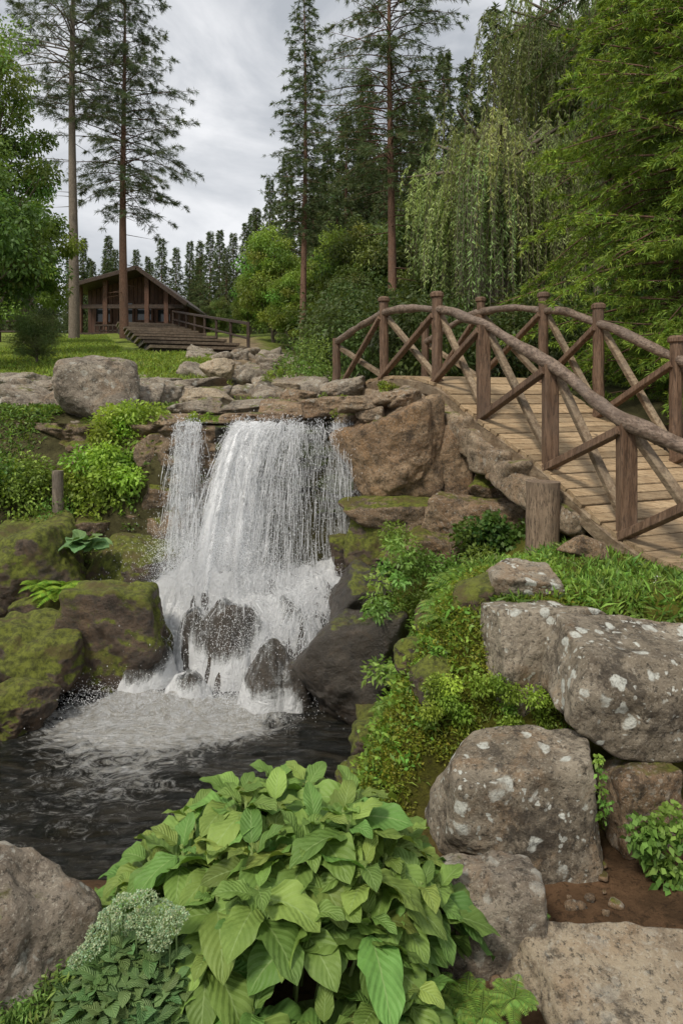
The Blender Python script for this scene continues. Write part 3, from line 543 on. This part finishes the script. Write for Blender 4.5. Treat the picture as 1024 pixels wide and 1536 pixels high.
for k,(px,ty,d) in enumerate([(412,330,29),(375,400,33),(440,400,27),(500,330,27),(545,300,25),(610,290,24),(655,330,22),(530,400,21),(600,420,18),(700,250,27),(480,460,22),(760,260,22),(820,200,22),(880,150,20),(960,120,18),(1040,100,18),(350,470,38),(310,455,45),(330,440,50),(640,440,17),(700,430,17),(560,460,16)]):
    b_=gp(px,d); inst(T2[2 if k in(0,1,2,3) else k%2],b_,2.4+(600-ty)/F*d-b_[2]+.3,k,8.,'leafy_tree')
broad('leafy_tree',gp(-38,17),9.0,1.2,2.2,(.15,.23,.05),ncl=105,nl=300,L=.11,W=.055,tr=.16,cr=.19)
broad('leafy_tree',gp(40,24),6.0,.6,1.9,(.17,.26,.05),ncl=80,nl=300,L=.13,W=.07,cr=.22)
broad('leafy_tree',gp(-60,13),4.6,.5,1.6,(.11,.18,.045),ncl=80,nl=280,L=.10,W=.055,cr=.24)
broad('juniper_shrub',gp(55,14.5),1.30,.05,.55,(.17,.23,.09),ncl=60,nl=330,L=.055,W=.010,tr=.04,cr=.32,down=-.4,mat='needle')
def willow(name,base,H,R,col,ns=900,lo=1.2,hi=3.5,L=.11,W=.022,tr=.22,ry=None,flat=.6,ncl=40):
    base=np.asarray(base,float); b=Buf(); d=randu(ncl*3); d=d[d[:,2]>-.15][:ncl]; ncl=len(d)
    top=base+[0,0,H*flat]; rr=np.array([R,ry or R,H*(1-flat)]); E=top+d*rr*rng.uniform(.55,1,(ncl,1))
    tubes(b,[line(base-[0,0,.2],top,6)],tr*np.linspace(1,.6,6),8,(.5,.5,.5),1)
    mid=(top+E)/2+[0,0,.25*H*.3]; tubes(b,np.stack([np.tile(top,(ncl,1)),mid,E],1),np.array([[.09,.05,.02]]),5,(.45,.45,.45),1)
    ei=rng.integers(0,ncl,ns); q=rng.uniform(.3,1.1,(ns,1)); S0=top+(E[ei]-top)*q+randu(ns)*R*.16; S0[:,2]+=.12*H*(1-q[:,0])
    o=unit((S0-top)*[1,1,0]); ll=rng.uniform(lo,hi,ns)*rng.uniform(.5,1.,ncl)[ei]; m=12; s=np.linspace(0,1,m)
    P=S0[:,None]+o[:,None]*(.34*np.sin(s*1.7))[None,:,None]*ll[:,None,None]*.5+np.array([0,0,-1.])*(ll[:,None]*s**1.25)[...,None]+rng.normal(size=(ns,1,3))*.10*s[None,:,None]
    tubes(b,P,np.full((1,m),.005),3,(.5,.55,.35),1)
    cl=jit(col,ncl,.25)[ei]; nl=58; si=np.repeat(np.arange(ns),nl); n=len(si); tt=rng.random(n)*(m-1.01); k=tt.astype(int); f_=(tt-k)[:,None]; Q=P[si,k]*(1-f_)+P[si,k+1]*f_
    cc=(cl*rng.uniform(.8,1.2,(ns,1)))[si]*rng.uniform(.75,1.3,(n,1)); D_=np.array([0,0,-1.])+randu(n)*.85; cards(b,Q,D_,L*rng.uniform(.6,1.3,n),W,cc,0)
    return b.build(name,[M['leaf'],M['barkg']])
willow('weeping_willow',gp(748,13.8),5.9,2.0,(.28,.36,.125),ns=2300,lo=.9,hi=3.1,L=.10,W=.021,flat=.58,ncl=60)
willow('weeping_willow',gp(900,17),10.8,3.0,(.18,.245,.08),ns=2000,lo=1.2,hi=3.8,L=.13,W=.030,flat=.62,ncl=50)
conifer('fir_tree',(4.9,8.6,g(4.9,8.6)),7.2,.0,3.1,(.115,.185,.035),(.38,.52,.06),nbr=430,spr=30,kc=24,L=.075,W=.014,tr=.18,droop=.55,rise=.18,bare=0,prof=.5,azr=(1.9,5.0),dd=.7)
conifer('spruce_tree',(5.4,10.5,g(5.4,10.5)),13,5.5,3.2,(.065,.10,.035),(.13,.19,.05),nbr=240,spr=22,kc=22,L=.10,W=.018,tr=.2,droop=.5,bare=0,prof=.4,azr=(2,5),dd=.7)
def clumps(name,pts,rad,nl,col,L,W,var=.3,down=.1,mat='leaf',flatz=.8):
    b=Buf(); pts=np.asarray(pts,float); k=len(pts); ci=np.repeat(np.arange(k),nl); n=len(ci); o=randu(n)*rng.random((n,1))**.45; rad=np.broadcast_to(rad,(k,))*rng.uniform(.75,1.25,k)
    P=pts[ci]+o*rad[ci][:,None]*[1,1,flatz]; cc=jit(col,k,var)[ci]*rng.uniform(.7,1.35,(n,1)); cards(b,P,o+randu(n)*.8+[0,0,-down],L*rng.uniform(.6,1.3,n),W,cc,0,droop=.2); return b.build(name,M[mat])
pts=[]
for k in range(150):
    px=rng.uniform(470,1100); d=rng.uniform(11,17); bb_=gp(px,d); pts.append(bb_+[0,0,rng.uniform(.1,1.5)])
clumps('forest_undergrowth',pts,.62,420,(.08,.12,.035),.10,.042)
clumps('shrub',[gp(px,d)+[0,0,h] for px,d,h in [(440,11,.2),(465,10.6,.3),(490,10.5,.25),(455,11,.55),(480,10.8,.6),(430,12,.3),(505,10.6,.15),(470,12,.8)]],.33,420,(.12,.185,.04),.055,.026)
P=np.array([at(px,py,d) for px,py,d in [(135,690,7.3),(165,680,7.2),(195,690,7.3),(150,730,7.2),(185,735,7.2),(130,745,7.3),(165,650,7.4),(190,640,7.5),(205,620,7.5),(175,625,7.5),(210,660,7.5),(120,715,7.3),(205,755,7.3),(150,765,7.2),(225,640,7.6),(235,625,7.6),(170,710,7.1),(200,715,7.1)]])
clumps('leafy_shrub',P+[0,-.15,0],.20,560,(.26,.38,.06),.05,.030,.2)
P=np.array([at(rng.uniform(-30,85),rng.uniform(705,785),rng.uniform(6.9,7.8)) for k in range(46)]); clumps('hedge',P,.22,400,(.14,.22,.04),.042,.025)
b=Buf(); pp=line(at(88,800,6.9),at(87,706,6.9),8); tubes(b,[pp],.055,12,cap=True); b.build('wooden_post',M['barkg'],recenter=True)
P=[]
for px,py,d in [(590,900,5.3),(610,860,5.3),(630,900,5.2),(640,940,5.0),(660,880,5.2),(600,820,5.5),(625,840,5.4),(680,850,5.3),(700,870,5.1),(720,840,5.2),(650,850,5.4),(690,910,4.9),(575,930,5.2),(660,960,4.8),(590,800,5.6),(735,870,5.0),(720,900,4.8)]: P.append(at(px,py,d))
clumps('bank_shrub',P,.14,430,(.16,.255,.05),.040,.015,.25)
P=[at(px,py,d) for px,py,d in [(590,815,5.3),(605,835,5.2),(575,850,5.3),(560,900,5.1),(570,870,5.2),(600,870,5.1),(565,915,5.0),(560,1010,4.7),(575,1000,4.7)]]
clumps('bank_sapling',P,.085,90,(.2,.34,.08),.045,.022,.15)
P=[at(rng.uniform(690,790),rng.uniform(775,850),rng.uniform(5.7,6.1)) for k in range(22)]; clumps('ivy',P,.13,220,(.08,.145,.03),.045,.035)
def tufts(name,P,k,L,W,col,spread=.6,var=.25,mat='leaf',rad=.02,cv=.2):
    b=Buf(); n=len(P)*k; ci=np.repeat(np.arange(len(P)),k); D_=randu(n)*spread+[0,0,1.]; Q=P[ci]+rng.normal(size=(n,3))*[rad,rad,rad*.3]
    cards(b,Q,D_,L*rng.uniform(.5,1.3,n),W,jit(col,len(P),var)[ci]*rng.uniform(1-cv,1+cv,(n,1)),0,droop=.25); return b.build(name,M[mat])
def scat(n,x0,x1,y0,y1,fn=None,noise=0):
    x=rng.uniform(x0,x1,n); y=rng.uniform(y0,y1,n); z=height(x,y); m=np.ones(n,bool)
    if fn is not None: m&=fn(x,y,z)
    if noise: m&=fbm(np.c_[x*2.2,y*2.2,x*0],3,77)>noise-1
    return np.c_[x,y,z][m]
P=scat(52000,-13,0,10.5,34,lambda x,y,z:(np.abs(x+1.2+(y-12)*.215)>.9)&(x<-.9-(y-12)*.2)&~nearstair(x,y)); tufts('lawn_grass',P,4,.14,.018,(.23,.31,.055),.7,rad=.05,var=.35)
def bk(P):
    p=np.c_[P[:,:2],P[:,0]*0]; P[:,2]+=.05*fbm(p*1.6,4,3)+.09*fbm(p*3.3,4,61)*(sm(3.2,3.5,P[:,1])*sm(5.4,5.0,P[:,1])*sm(-.2,.1,P[:,0])*sm(1.2,.9,P[:,0])); return P
P=bk(scat(19000,-.08,1.25,3.1,5.6,lambda x,y,z:z>.0,.55)); tufts('bank_moss',P,13,.022,.009,(.215,.25,.033),1.1,rad=.025,var=.25)
P=bk(scat(1300,.10,1.3,3.15,5.0,lambda x,y,z:z>.15,1.05)); tufts('bank_groundcover',P,16,.045,.019,(.20,.33,.055),1.2,rad=.045,var=.3)
P=bk(scat(600,.0,1.1,3.3,5.2,lambda x,y,z:z>.05)); tufts('bank_grass',P,10,.075,.006,(.21,.31,.055),.9,rad=.02,var=.3)
b=Buf()
for x_,y_,s in [(.25,4.35,.16),(.42,3.8,.14),(.30,4.9,.18),(.62,4.35,.13),(.12,4.0,.13),(.5,3.55,.12),(.72,3.8,.12)]:
    kk+=1; rock(b,(x_,y_,g(x_,y_)+s*.1),(s,s*.9,s*.7),1900+kk,sub=5,p=14)
b.build('bank_rocks',M['mosswet'])
P=scat(1700,.85,2.9,3.55,5.0,lambda x,y,z:z>1.0); tufts('meadow_plants',P,12,.11,.013,(.17,.28,.05),.8,rad=.04,var=.35)
P=scat(450,.9,2.6,3.6,4.6,lambda x,y,z:z>1.0); tufts('meadow_leaves',P,9,.075,.024,(.20,.33,.065),1.0,rad=.04,var=.3)
P=[at(px,py,3.9) for px,py in [(925,888),(950,905),(868,900),(985,870)]]; clumps('white_wildflowers',P,.03,9,(.7,.7,.66),.012,.010,.1)
P=scat(4500,-4.6,-1.8,5.6,8.6,lambda x,y,z:z>.25,.8); tufts('left_groundcover',P,10,.06,.022,(.13,.21,.04),1.1,rad=.04,var=.3)
P=scat(1200,-5,1.,8.2,11,None,1.1); tufts('ledge_grass',P,10,.08,.018,(.2,.3,.045),1.,rad=.04,var=.3)
P=[at(px+rng.normal()*14,py+rng.normal()*5,d) for px,py,d in [(300,630,7.3),(320,628,7.4),(490,606,7.5),(520,618,7.2),(505,600,7.7),(430,560,9.5),(580,575,7.9)] for k in range(6)]; clumps('lip_moss',P,.05,120,(.2,.28,.04),.022,.014)
# ---------------------------------------------------------------- broad leaves
def bigleaves(b,base,az,el,L,W,col,droop=1.1,fold=.35,nu=9,nv=13):
    n=len(base); v=np.linspace(0,1,nv); u=np.linspace(-1,1,nu); dr=np.broadcast_to(droop,(n,))
    ang=el[:,None]-dr[:,None]*v[None]**1.2; ds=L[:,None]/(nv-1); dx=np.cos(ang)*ds; dz_=np.sin(ang)*ds
    cx=np.concatenate([np.zeros((n,1)),np.cumsum(dx[:,:-1],1)],1); cz=np.concatenate([np.zeros((n,1)),np.cumsum(dz_[:,:-1],1)],1)
    O=np.c_[np.cos(az),np.sin(az),np.zeros(n)]; S_=np.c_[-np.sin(az),np.cos(az),np.zeros(n)]; Up=np.array([0,0,1.])
    roll=rng.normal(size=n)*.25
    C=base[:,None]+O[:,None]*cx[...,None]+Up*cz[...,None]
    Nn=-np.sin(ang)[...,None]*O[:,None]+np.cos(ang)[...,None]*Up
    Sr=S_[:,None]*np.cos(roll)[:,None,None]+Nn*np.sin(roll)[:,None,None]; Nr=Nn*np.cos(roll)[:,None,None]-S_[:,None]*np.sin(roll)[:,None,None]
    wv=(v**.6)*(1-v)**.85; wv=wv/wv.max(); wv[0]=.02; w=W[:,None]*wv[None]/2
    fd=fold*rng.uniform(.5,1.4,n)
    q=(v[None,:,None]*8-np.abs(u)[None,None,:]*2.6); quilt=-np.cos(2*np.pi*q)*.010*(W[:,None,None]/.15)*wv[None,:,None]*(.3+np.abs(u))[None,None,:]*.5
    ph=rng.uniform(0,6.28,(n,1,1)); wav=.06*np.sin(v[None,:,None]*12+ph+u[None,None,:]*1.5)*(u**2)[None,None,:]*wv[None,:,None]*L[:,None,None]
    au=np.abs(u)[None,None]; lift=w[...,None]*(au*fd[:,None,None]-.45*fd[:,None,None]*au**2)+quilt+wav
    Pp=C[:,:,None]+Sr[:,:,None]*(u[None,None]*w[...,None])[...,None]+Nr[:,:,None]*lift[...,None]
    i=np.arange(n*nv*nu).reshape(n,nv,nu); f=np.stack([i[:,:-1,:-1],i[:,:-1,1:],i[:,1:,1:],i[:,1:,:-1]],-1).reshape(-1,4)
    luv=np.stack(np.broadcast_arrays(u[None,None,:],v[None,:,None],np.zeros((n,1,1))),-1).reshape(-1,3)
    b.add(Pp.reshape(-1,3),f,np.repeat(col,nu*nv,0),0,luv)
rng=np.random.default_rng(5)
b=Buf(); st=Buf(); cs=[]; tries=0; RX,RY,YC,XC=.58,.46,2.30,-.225
while len(cs)<46 and tries<9000:
    tries+=1; a=rng.uniform(0,6.28); r=math.sqrt(rng.random()); x=r*math.cos(a); y=r*math.sin(a)
    if x<-.35 and y<-.2: continue
    p=np.array([XC+RX*x,YC+RY*y,.60+.33*(1-r**3)+.12*y-.05*max(0,-x)])
    if all(np.linalg.norm((p-c)[:2])>.090 for c in cs): cs.append(p)
for c in cs:
    o=np.array([c[0]-XC,c[1]-YC]); r=np.linalg.norm(o/[RX,RY]); oa=math.atan2(o[1],o[0]); k=rng.integers(8,12); az=np.arange(k)*2.4+rng.uniform(0,6.28)
    el=np.where(np.arange(k)<3,rng.uniform(.5,1.0,k),rng.uniform(-.05,.4,k)); el=el-.4*r*np.clip(np.cos(az-oa),0,1)
    L=rng.uniform(.15,.25,k)*np.where(np.arange(k)<3,.55,1); tip=c+[0,0,.05+rng.uniform(-.03,.05)]
    col=jit((.20,.31,.07),k,.18,.12); base=tip+np.c_[np.cos(az),np.sin(az),np.zeros(k)]*.015-np.c_[np.zeros(k),np.zeros(k),np.arange(k)*.010]
    bigleaves(b,base,az,el,L,L*rng.uniform(.48,.66,k),col,droop=rng.uniform(.5,1.3,k))
    tubes(st,[line([XC+o[0]*.6,YC+o[1]*.6,.35],tip,4)],.006,5,(.4,.5,.2))
    if r>.65:
        kk2=4; az=oa+rng.normal(size=kk2)*.5; L=rng.uniform(.15,.22,kk2); bigleaves(b,np.tile(c-[0,0,.05],(kk2,1))+rng.normal(size=(kk2,3))*.03,az,rng.uniform(-.5,0,kk2),L,L*.62,jit((.15,.25,.055),kk2,.15,.1),droop=rng.uniform(.6,1.2,kk2))
e=empty('broadleaf_plant'); b.build('leaves',M['broad'],parent=e); st.build('stems',M['leaf'],parent=e)
b=Buf(); c=at(125,825,6.3); k=16; az=np.arange(k)*2.4; L=rng.uniform(.2,.34,k); bigleaves(b,np.tile(c,(k,1)),az,rng.uniform(.3,1.2,k),L,L*.62,jit((.19,.32,.13),k,.15),droop=rng.uniform(.8,1.6,k)); b.build('hosta_plant',M['broad'],recenter=True)
def fern(name,c,n,L,col,W=.02):
    b=Buf(); az=np.arange(n)*2.4+rng.random(n); el=rng.uniform(.5,1.2,n); m=16; s=np.linspace(0.05,1,m); ang=el[:,None]-1.5*s; dx=np.cumsum(np.cos(ang),1)*L/m; dz2=np.cumsum(np.sin(ang),1)*L/m
    O=np.c_[np.cos(az),np.sin(az),np.zeros(n)]; S_=np.c_[-np.sin(az),np.cos(az),np.zeros(n)]; P=np.asarray(c)+O[:,None]*dx[...,None]+np.array([0,0,1.])*dz2[...,None]
    tubes(b,P,.002,3,np.array(col)*.8)
    for sg in (-1,1):
        D_=(S_[:,None]*sg+O[:,None]*.35+np.array([0,0,-.15]))+0*P; ll=np.tile(L*.28*np.sin(s*2.9+.15)+.005,(n,1)); cards(b,P.reshape(-1,3),D_.reshape(-1,3),ll.ravel(),W*L/.2*.9,jit(col,n*m,.15),nrm=np.tile([0,0,1.],(n*m,1)),droop=.15)
    return b.build(name,M['leaf'])
fern('fern',at(90,890,6.0),18,.26,(.25,.40,.05)); fern('fern',at(60,880,6.05),12,.2,(.22,.36,.05))
for c,L in [(at(788,1385,2.42),.10),(at(700,1505,2.2),.10),(at(770,1500,2.1),.08),(at(640,1500,2.2),.12),(at(720,1530,2.1),.10)]: fern('fern',c,16,L,(.22,.35,.07),W=.012)
for x,y,L in [(.45,4.6,.2),(.62,4.1,.18),(.75,4.5,.22),(.55,3.75,.14),(.30,4.1,.15),(.85,4.9,.2),(.9,3.9,.15)]: fern('fern',(x,y,g(x,y)+.03),14,L,(.19,.30,.06),W=.013)
def mound(n,cx,cy,rx,ry,z0,h):
    a=rng.uniform(0,6.28,n); r=np.sqrt(rng.random(n)); return np.c_[cx+rx*r*np.cos(a),cy+ry*r*np.sin(a),z0+h*(1-r**2)]
clumps('groundcover_plant',mound(110,.12,2.0,.36,.16,.42,.12),.05,60,(.17,.28,.055),.033,.024,.2)
clumps('groundcover_plant',mound(26,.50,2.02,.10,.10,.42,.05),.045,60,(.17,.28,.055),.026,.018,.2)
clumps('fine_leaf_plant',mound(170,-.83,2.05,.30,.34,.48,.2),.06,110,(.18,.29,.07),.03,.008,.2)
clumps('fine_leaf_plant',mound(80,-.38,1.86,.30,.12,.45,.14),.06,110,(.18,.30,.06),.03,.010,.2)
b=Buf(); P=mound(120,-.60,2.02,.24,.20,.62,.20)
for c in P:
    k=9; az=np.arange(k)*2.4+rng.random(); L=rng.uniform(.04,.075,k); bigleaves(b,np.tile(c,(k,1))-np.c_[np.zeros(k),np.zeros(k),np.arange(k)*.009],az,rng.uniform(0,.8,k),L,L*.6,jit((.15,.25,.09),k,.15),droop=.8,nu=5,nv=6)
b.build('stonecrop_plant',M['broad'])
b=Buf()
for px,py in [(185,1355),(215,1350),(240,1365),(205,1380),(180,1385),(225,1395),(255,1390),(150,1400),(135,1425),(200,1405),(240,1415),(165,1375),(120,1440),(265,1375),(160,1435),(215,1425)]:
    c=at(px,py,2.0+rng.uniform(-.05,.05)); n=1100; o=randu(n); o=o[o[:,2]>-.1]; o=o*[1,1,.5]*(1+.3*fbm(o*5,3,int(px)))[:,None]; cards(b,c+o*rng.uniform(.025,.036),o+randu(len(o))*.7,.006,.005,jit((.40,.50,.33),len(o),.25))
    tubes(b,[line(c-[0,0,.12],c,3)],.003,4,(.2,.3,.12))
b.build('stonecrop_flowers',M['leaf'])
clumps('round_leaf_plant',[at(px,py,2.75) for px,py in [(985,1250),(1010,1230),(1000,1290),(970,1275),(1020,1310),(995,1320),(1030,1260),(960,1250)]],.065,110,(.16,.28,.06),.034,.026,.2)
clumps('creeping_vine',[at(px,py,2.72) for px,py in [(898,1140),(902,1160),(900,1185),(906,1205),(904,1225)]],.02,28,(.19,.32,.06),.02,.016,.2)
clumps('moss_clump',[at(rng.uniform(640,850),rng.uniform(1020,1105),rng.uniform(3.3,3.55)) for k in range(60)],.055,300,(.22,.32,.045),.018,.010,.25)
# ---------------------------------------------------------------- cabin
cb=empty('log_cabin'); cx,cy=-11.9,40.; z0=g(cx,cy)-.25
b=Buf(); d_=Buf(); r_=Buf(); gl=Buf()
apx,apz=.5,z0+3.80; lx,lz=-3.3,z0+2.75; rx,rzz=3.3,z0+1.75
Lw,Rw=-2.9,2.9
def roofz(x): return np.where(x<apx,lz+(apz-lz)*(x-lx)/(apx-lx),apz+(rzz-apz)*(x-apx)/(rx-apx))
for k in range(24):
    x0=Lw+(Rw-Lw)*k/24; x1=x0+(Rw-Lw)/24-.02; g_=.5*rng.uniform(.6,1.2); h=float(min(roofz(np.array(x0)),roofz(np.array(x1))))-.12
    bx(b,(cx+(x0+x1)/2,cy,(z0+h)/2),(x1-x0,.12,h-z0),0,(g_,)*3)
for sx in (Lw,Rw): h=float(roofz(np.array(sx)))-.1; bx(b,(cx+sx,cy+3.3,(z0+h)/2),(.12,6.4,h-z0))
for (x0,x1,zz0,zz1) in [(-2.4,-1.6,.9,1.8),(-1.1,-.3,.2,2.0),(.0,.8,1.0,1.9),(1.2,1.9,.9,1.6)]:
    bx(gl,(cx+(x0+x1)/2,cy-.075,z0+(zz0+zz1)/2),(x1-x0,.03,zz1-zz0))
    for q in (x0-.05,x1+.05): bx(b,(cx+q,cy-.1,z0+(zz0+zz1)/2),(.1,.1,zz1-zz0+.2),0,(.65,)*3)
    for q in (zz0-.05,zz1+.05): bx(b,(cx+(x0+x1)/2,cy-.1,z0+q),(x1-x0,.1,.1),0,(.65,)*3)
for q in (-2.9,-1.45,.9,2.0):
    h=float(roofz(np.array(q)))-.15; bx(b,(cx+q,cy-1.3,(z0+h)/2),(.24,.24,h-z0),0,(.6,)*3)
bx(d_,(cx,cy-1.3,z0+1.62),(6,.18,.22)); bx(d_,(cx+.2,cy-.7,z0+.05),(6.6,1.6,.16)); bx(d_,(cx+.3,cy-1.42,z0+.55),(4.6,.06,.08)); bx(d_,(cx+.3,cy-1.42,z0+.25),(4.6,.05,.06)); bx(d_,(cx,cy-.6,z0-.5),(6.2,1.2,1.0))
for q in np.arange(-2,2.7,.25): bx(d_,(cx+q,cy-1.42,z0+.35),(.05,.05,.5))
for (xa,za,xb,zb) in [(lx,lz,apx,apz),(apx,apz,rx,rzz)]:
    y0,y1=cy-1.9,cy+6.8; th=.16
    v=[(cx+xa,y0,za),(cx+xb,y0,zb),(cx+xb,y1,zb),(cx+xa,y1,za),(cx+xa,y0,za-th),(cx+xb,y0,zb-th),(cx+xb,y1,zb-th),(cx+xa,y1,za-th)]
    r_.add(v,[(0,1,2,3),(7,6,5,4),(0,4,5,1),(2,6,7,3),(0,3,7,4),(1,5,6,2)])
    tubes(d_,[line((cx+xa,y0-.04,za-.1),(cx+xb,y0-.04,zb-.1))],.12,square=True,cap=True)
b.build('walls',M['cabin'],smooth=False,parent=cb); d_.build('beams_and_porch',M['cabind'],smooth=False,parent=cb); r_.build('roof',M['roof'],smooth=False,parent=cb); gl.build('windows',M['glass'],smooth=False,parent=cb)
stp=empty('wooden_stairs'); b=Buf(); r2=Buf(); A=np.array([SA[0],SA[1],6.5]); B=np.array([SB[0],SB[1],3.9]); n=10; dd=unit((B-A)*[1,1,0]); rz=math.atan2(dd[1],dd[0]); run=np.linalg.norm((B-A)[:2])/(n-1)
for k in range(n):
    p=A+(B-A)*k/(n-1); bx(b,p-[0,0,.04],(run+.12,2.9,.08),rz,(.85,)*3); bx(r2,p-[0,0,.60],(run-.02,2.7,1.04),rz,(.25,)*3)
b.build('steps',M['step'],smooth=False,parent=stp); r2.build('risers',M['cabind'],smooth=False,parent=stp); b=Buf(); sd_=np.array([-dd[1],dd[0],0])
for sg in (1.5,):
    tubes(b,[line(A+sd_*sg+[0,0,.8],B+sd_*sg+[0,0,.8])],.045,square=True,cap=True); tubes(b,[line(A+sd_*sg+[0,0,.35],B+sd_*sg+[0,0,.35])],.03,square=True,cap=True)
    for k in range(8): p=A+(B-A)*k/7+sd_*sg; tubes(b,[line(p-[0,0,.5],p+[0,0,.85])],.045,square=True,cap=True)
b.build('stair_railings',M['cabind'],smooth=False,parent=stp)
b=Buf(); P=[gp(px,23) for px in (-40,0,40,80)]
for p in P: tubes(b,[line(p,p+[0,0,.95])],.05,6,cap=True)
for h in (.5,.85):
    for a_,c_ in zip(P[:-1],P[1:]): tubes(b,[line(a_+[0,0,h],c_+[0,0,h])],.035,6)
b.build('wooden_fence',M['cabind'])
# ---------------------------------------------------------------- light, sky, camera
el=math.radians(52)
w=bpy.data.worlds.new('World'); bpy.context.scene.world=w; w.use_nodes=True; nt=w.node_tree; nt.nodes.clear()
o=nt.nodes.new('ShaderNodeOutputWorld'); bg=nt.nodes.new('ShaderNodeBackground'); sk=nt.nodes.new('ShaderNodeTexSky'); sk.sky_type='NISHITA'; sk.sun_disc=False; sk.sun_elevation=el; sk.sun_rotation=math.radians(215)
tc=nt.nodes.new('ShaderNodeTexCoord'); mp=nt.nodes.new('ShaderNodeVectorMath'); mp.operation='MULTIPLY'; mp.inputs[1].default_value=(1,1,2.2); nt.links.new(tc.outputs['Generated'],mp.inputs[0])
no=nt.nodes.new('ShaderNodeTexNoise'); no.inputs['Scale'].default_value=3.0; no.inputs['Detail'].default_value=9; no.inputs['Roughness'].default_value=.55; no.inputs['Distortion'].default_value=.5; nt.links.new(mp.outputs[0],no.inputs['Vector'])
rp=nt.nodes.new('ShaderNodeValToRGB'); rp.color_ramp.elements[0].position=.38; rp.color_ramp.elements[0].color=(4.5,4.75,5.1,1); rp.color_ramp.elements[1].position=.60; rp.color_ramp.elements[1].color=(8.4,8.45,8.6,1); nt.links.new(no.outputs['Fac'],rp.inputs[0])
mx=nt.nodes.new('ShaderNodeMix'); mx.data_type='RGBA'; mx.inputs[0].default_value=.92; nt.links.new(sk.outputs[0],mx.inputs[6]); nt.links.new(rp.outputs[0],mx.inputs[7]); nt.links.new(mx.outputs[2],bg.inputs[0]); bg.inputs[1].default_value=.115; nt.links.new(bg.outputs[0],o.inputs[0])
L=bpy.data.lights.new('sun','SUN'); L.energy=3.0; L.angle=math.radians(10); L.color=(1,.93,.82); lo=bpy.data.objects.new('sun',L); bpy.context.scene.collection.objects.link(lo)
dirv=Vector((-math.cos(el)*math.sin(math.radians(35)),-math.cos(el)*math.cos(math.radians(35)),math.sin(el))); lo.rotation_euler=dirv.to_track_quat('Z','Y').to_euler(); lo.location=(0,0,20)
c=bpy.data.cameras.new('camera'); co=bpy.data.objects.new('camera',c); bpy.context.scene.collection.objects.link(co); co.location=(0,0,CZ); co.rotation_euler=(math.pi/2,0,0)
c.sensor_fit='VERTICAL'; c.sensor_height=36; c.lens=24; c.shift_y=-168/1536; c.clip_start=.05; c.clip_end=3000; bpy.context.scene.camera=co
vs=bpy.context.scene.view_settings; vs.view_transform='Standard'; vs.look='None'; vs.exposure=0; vs.gamma=1
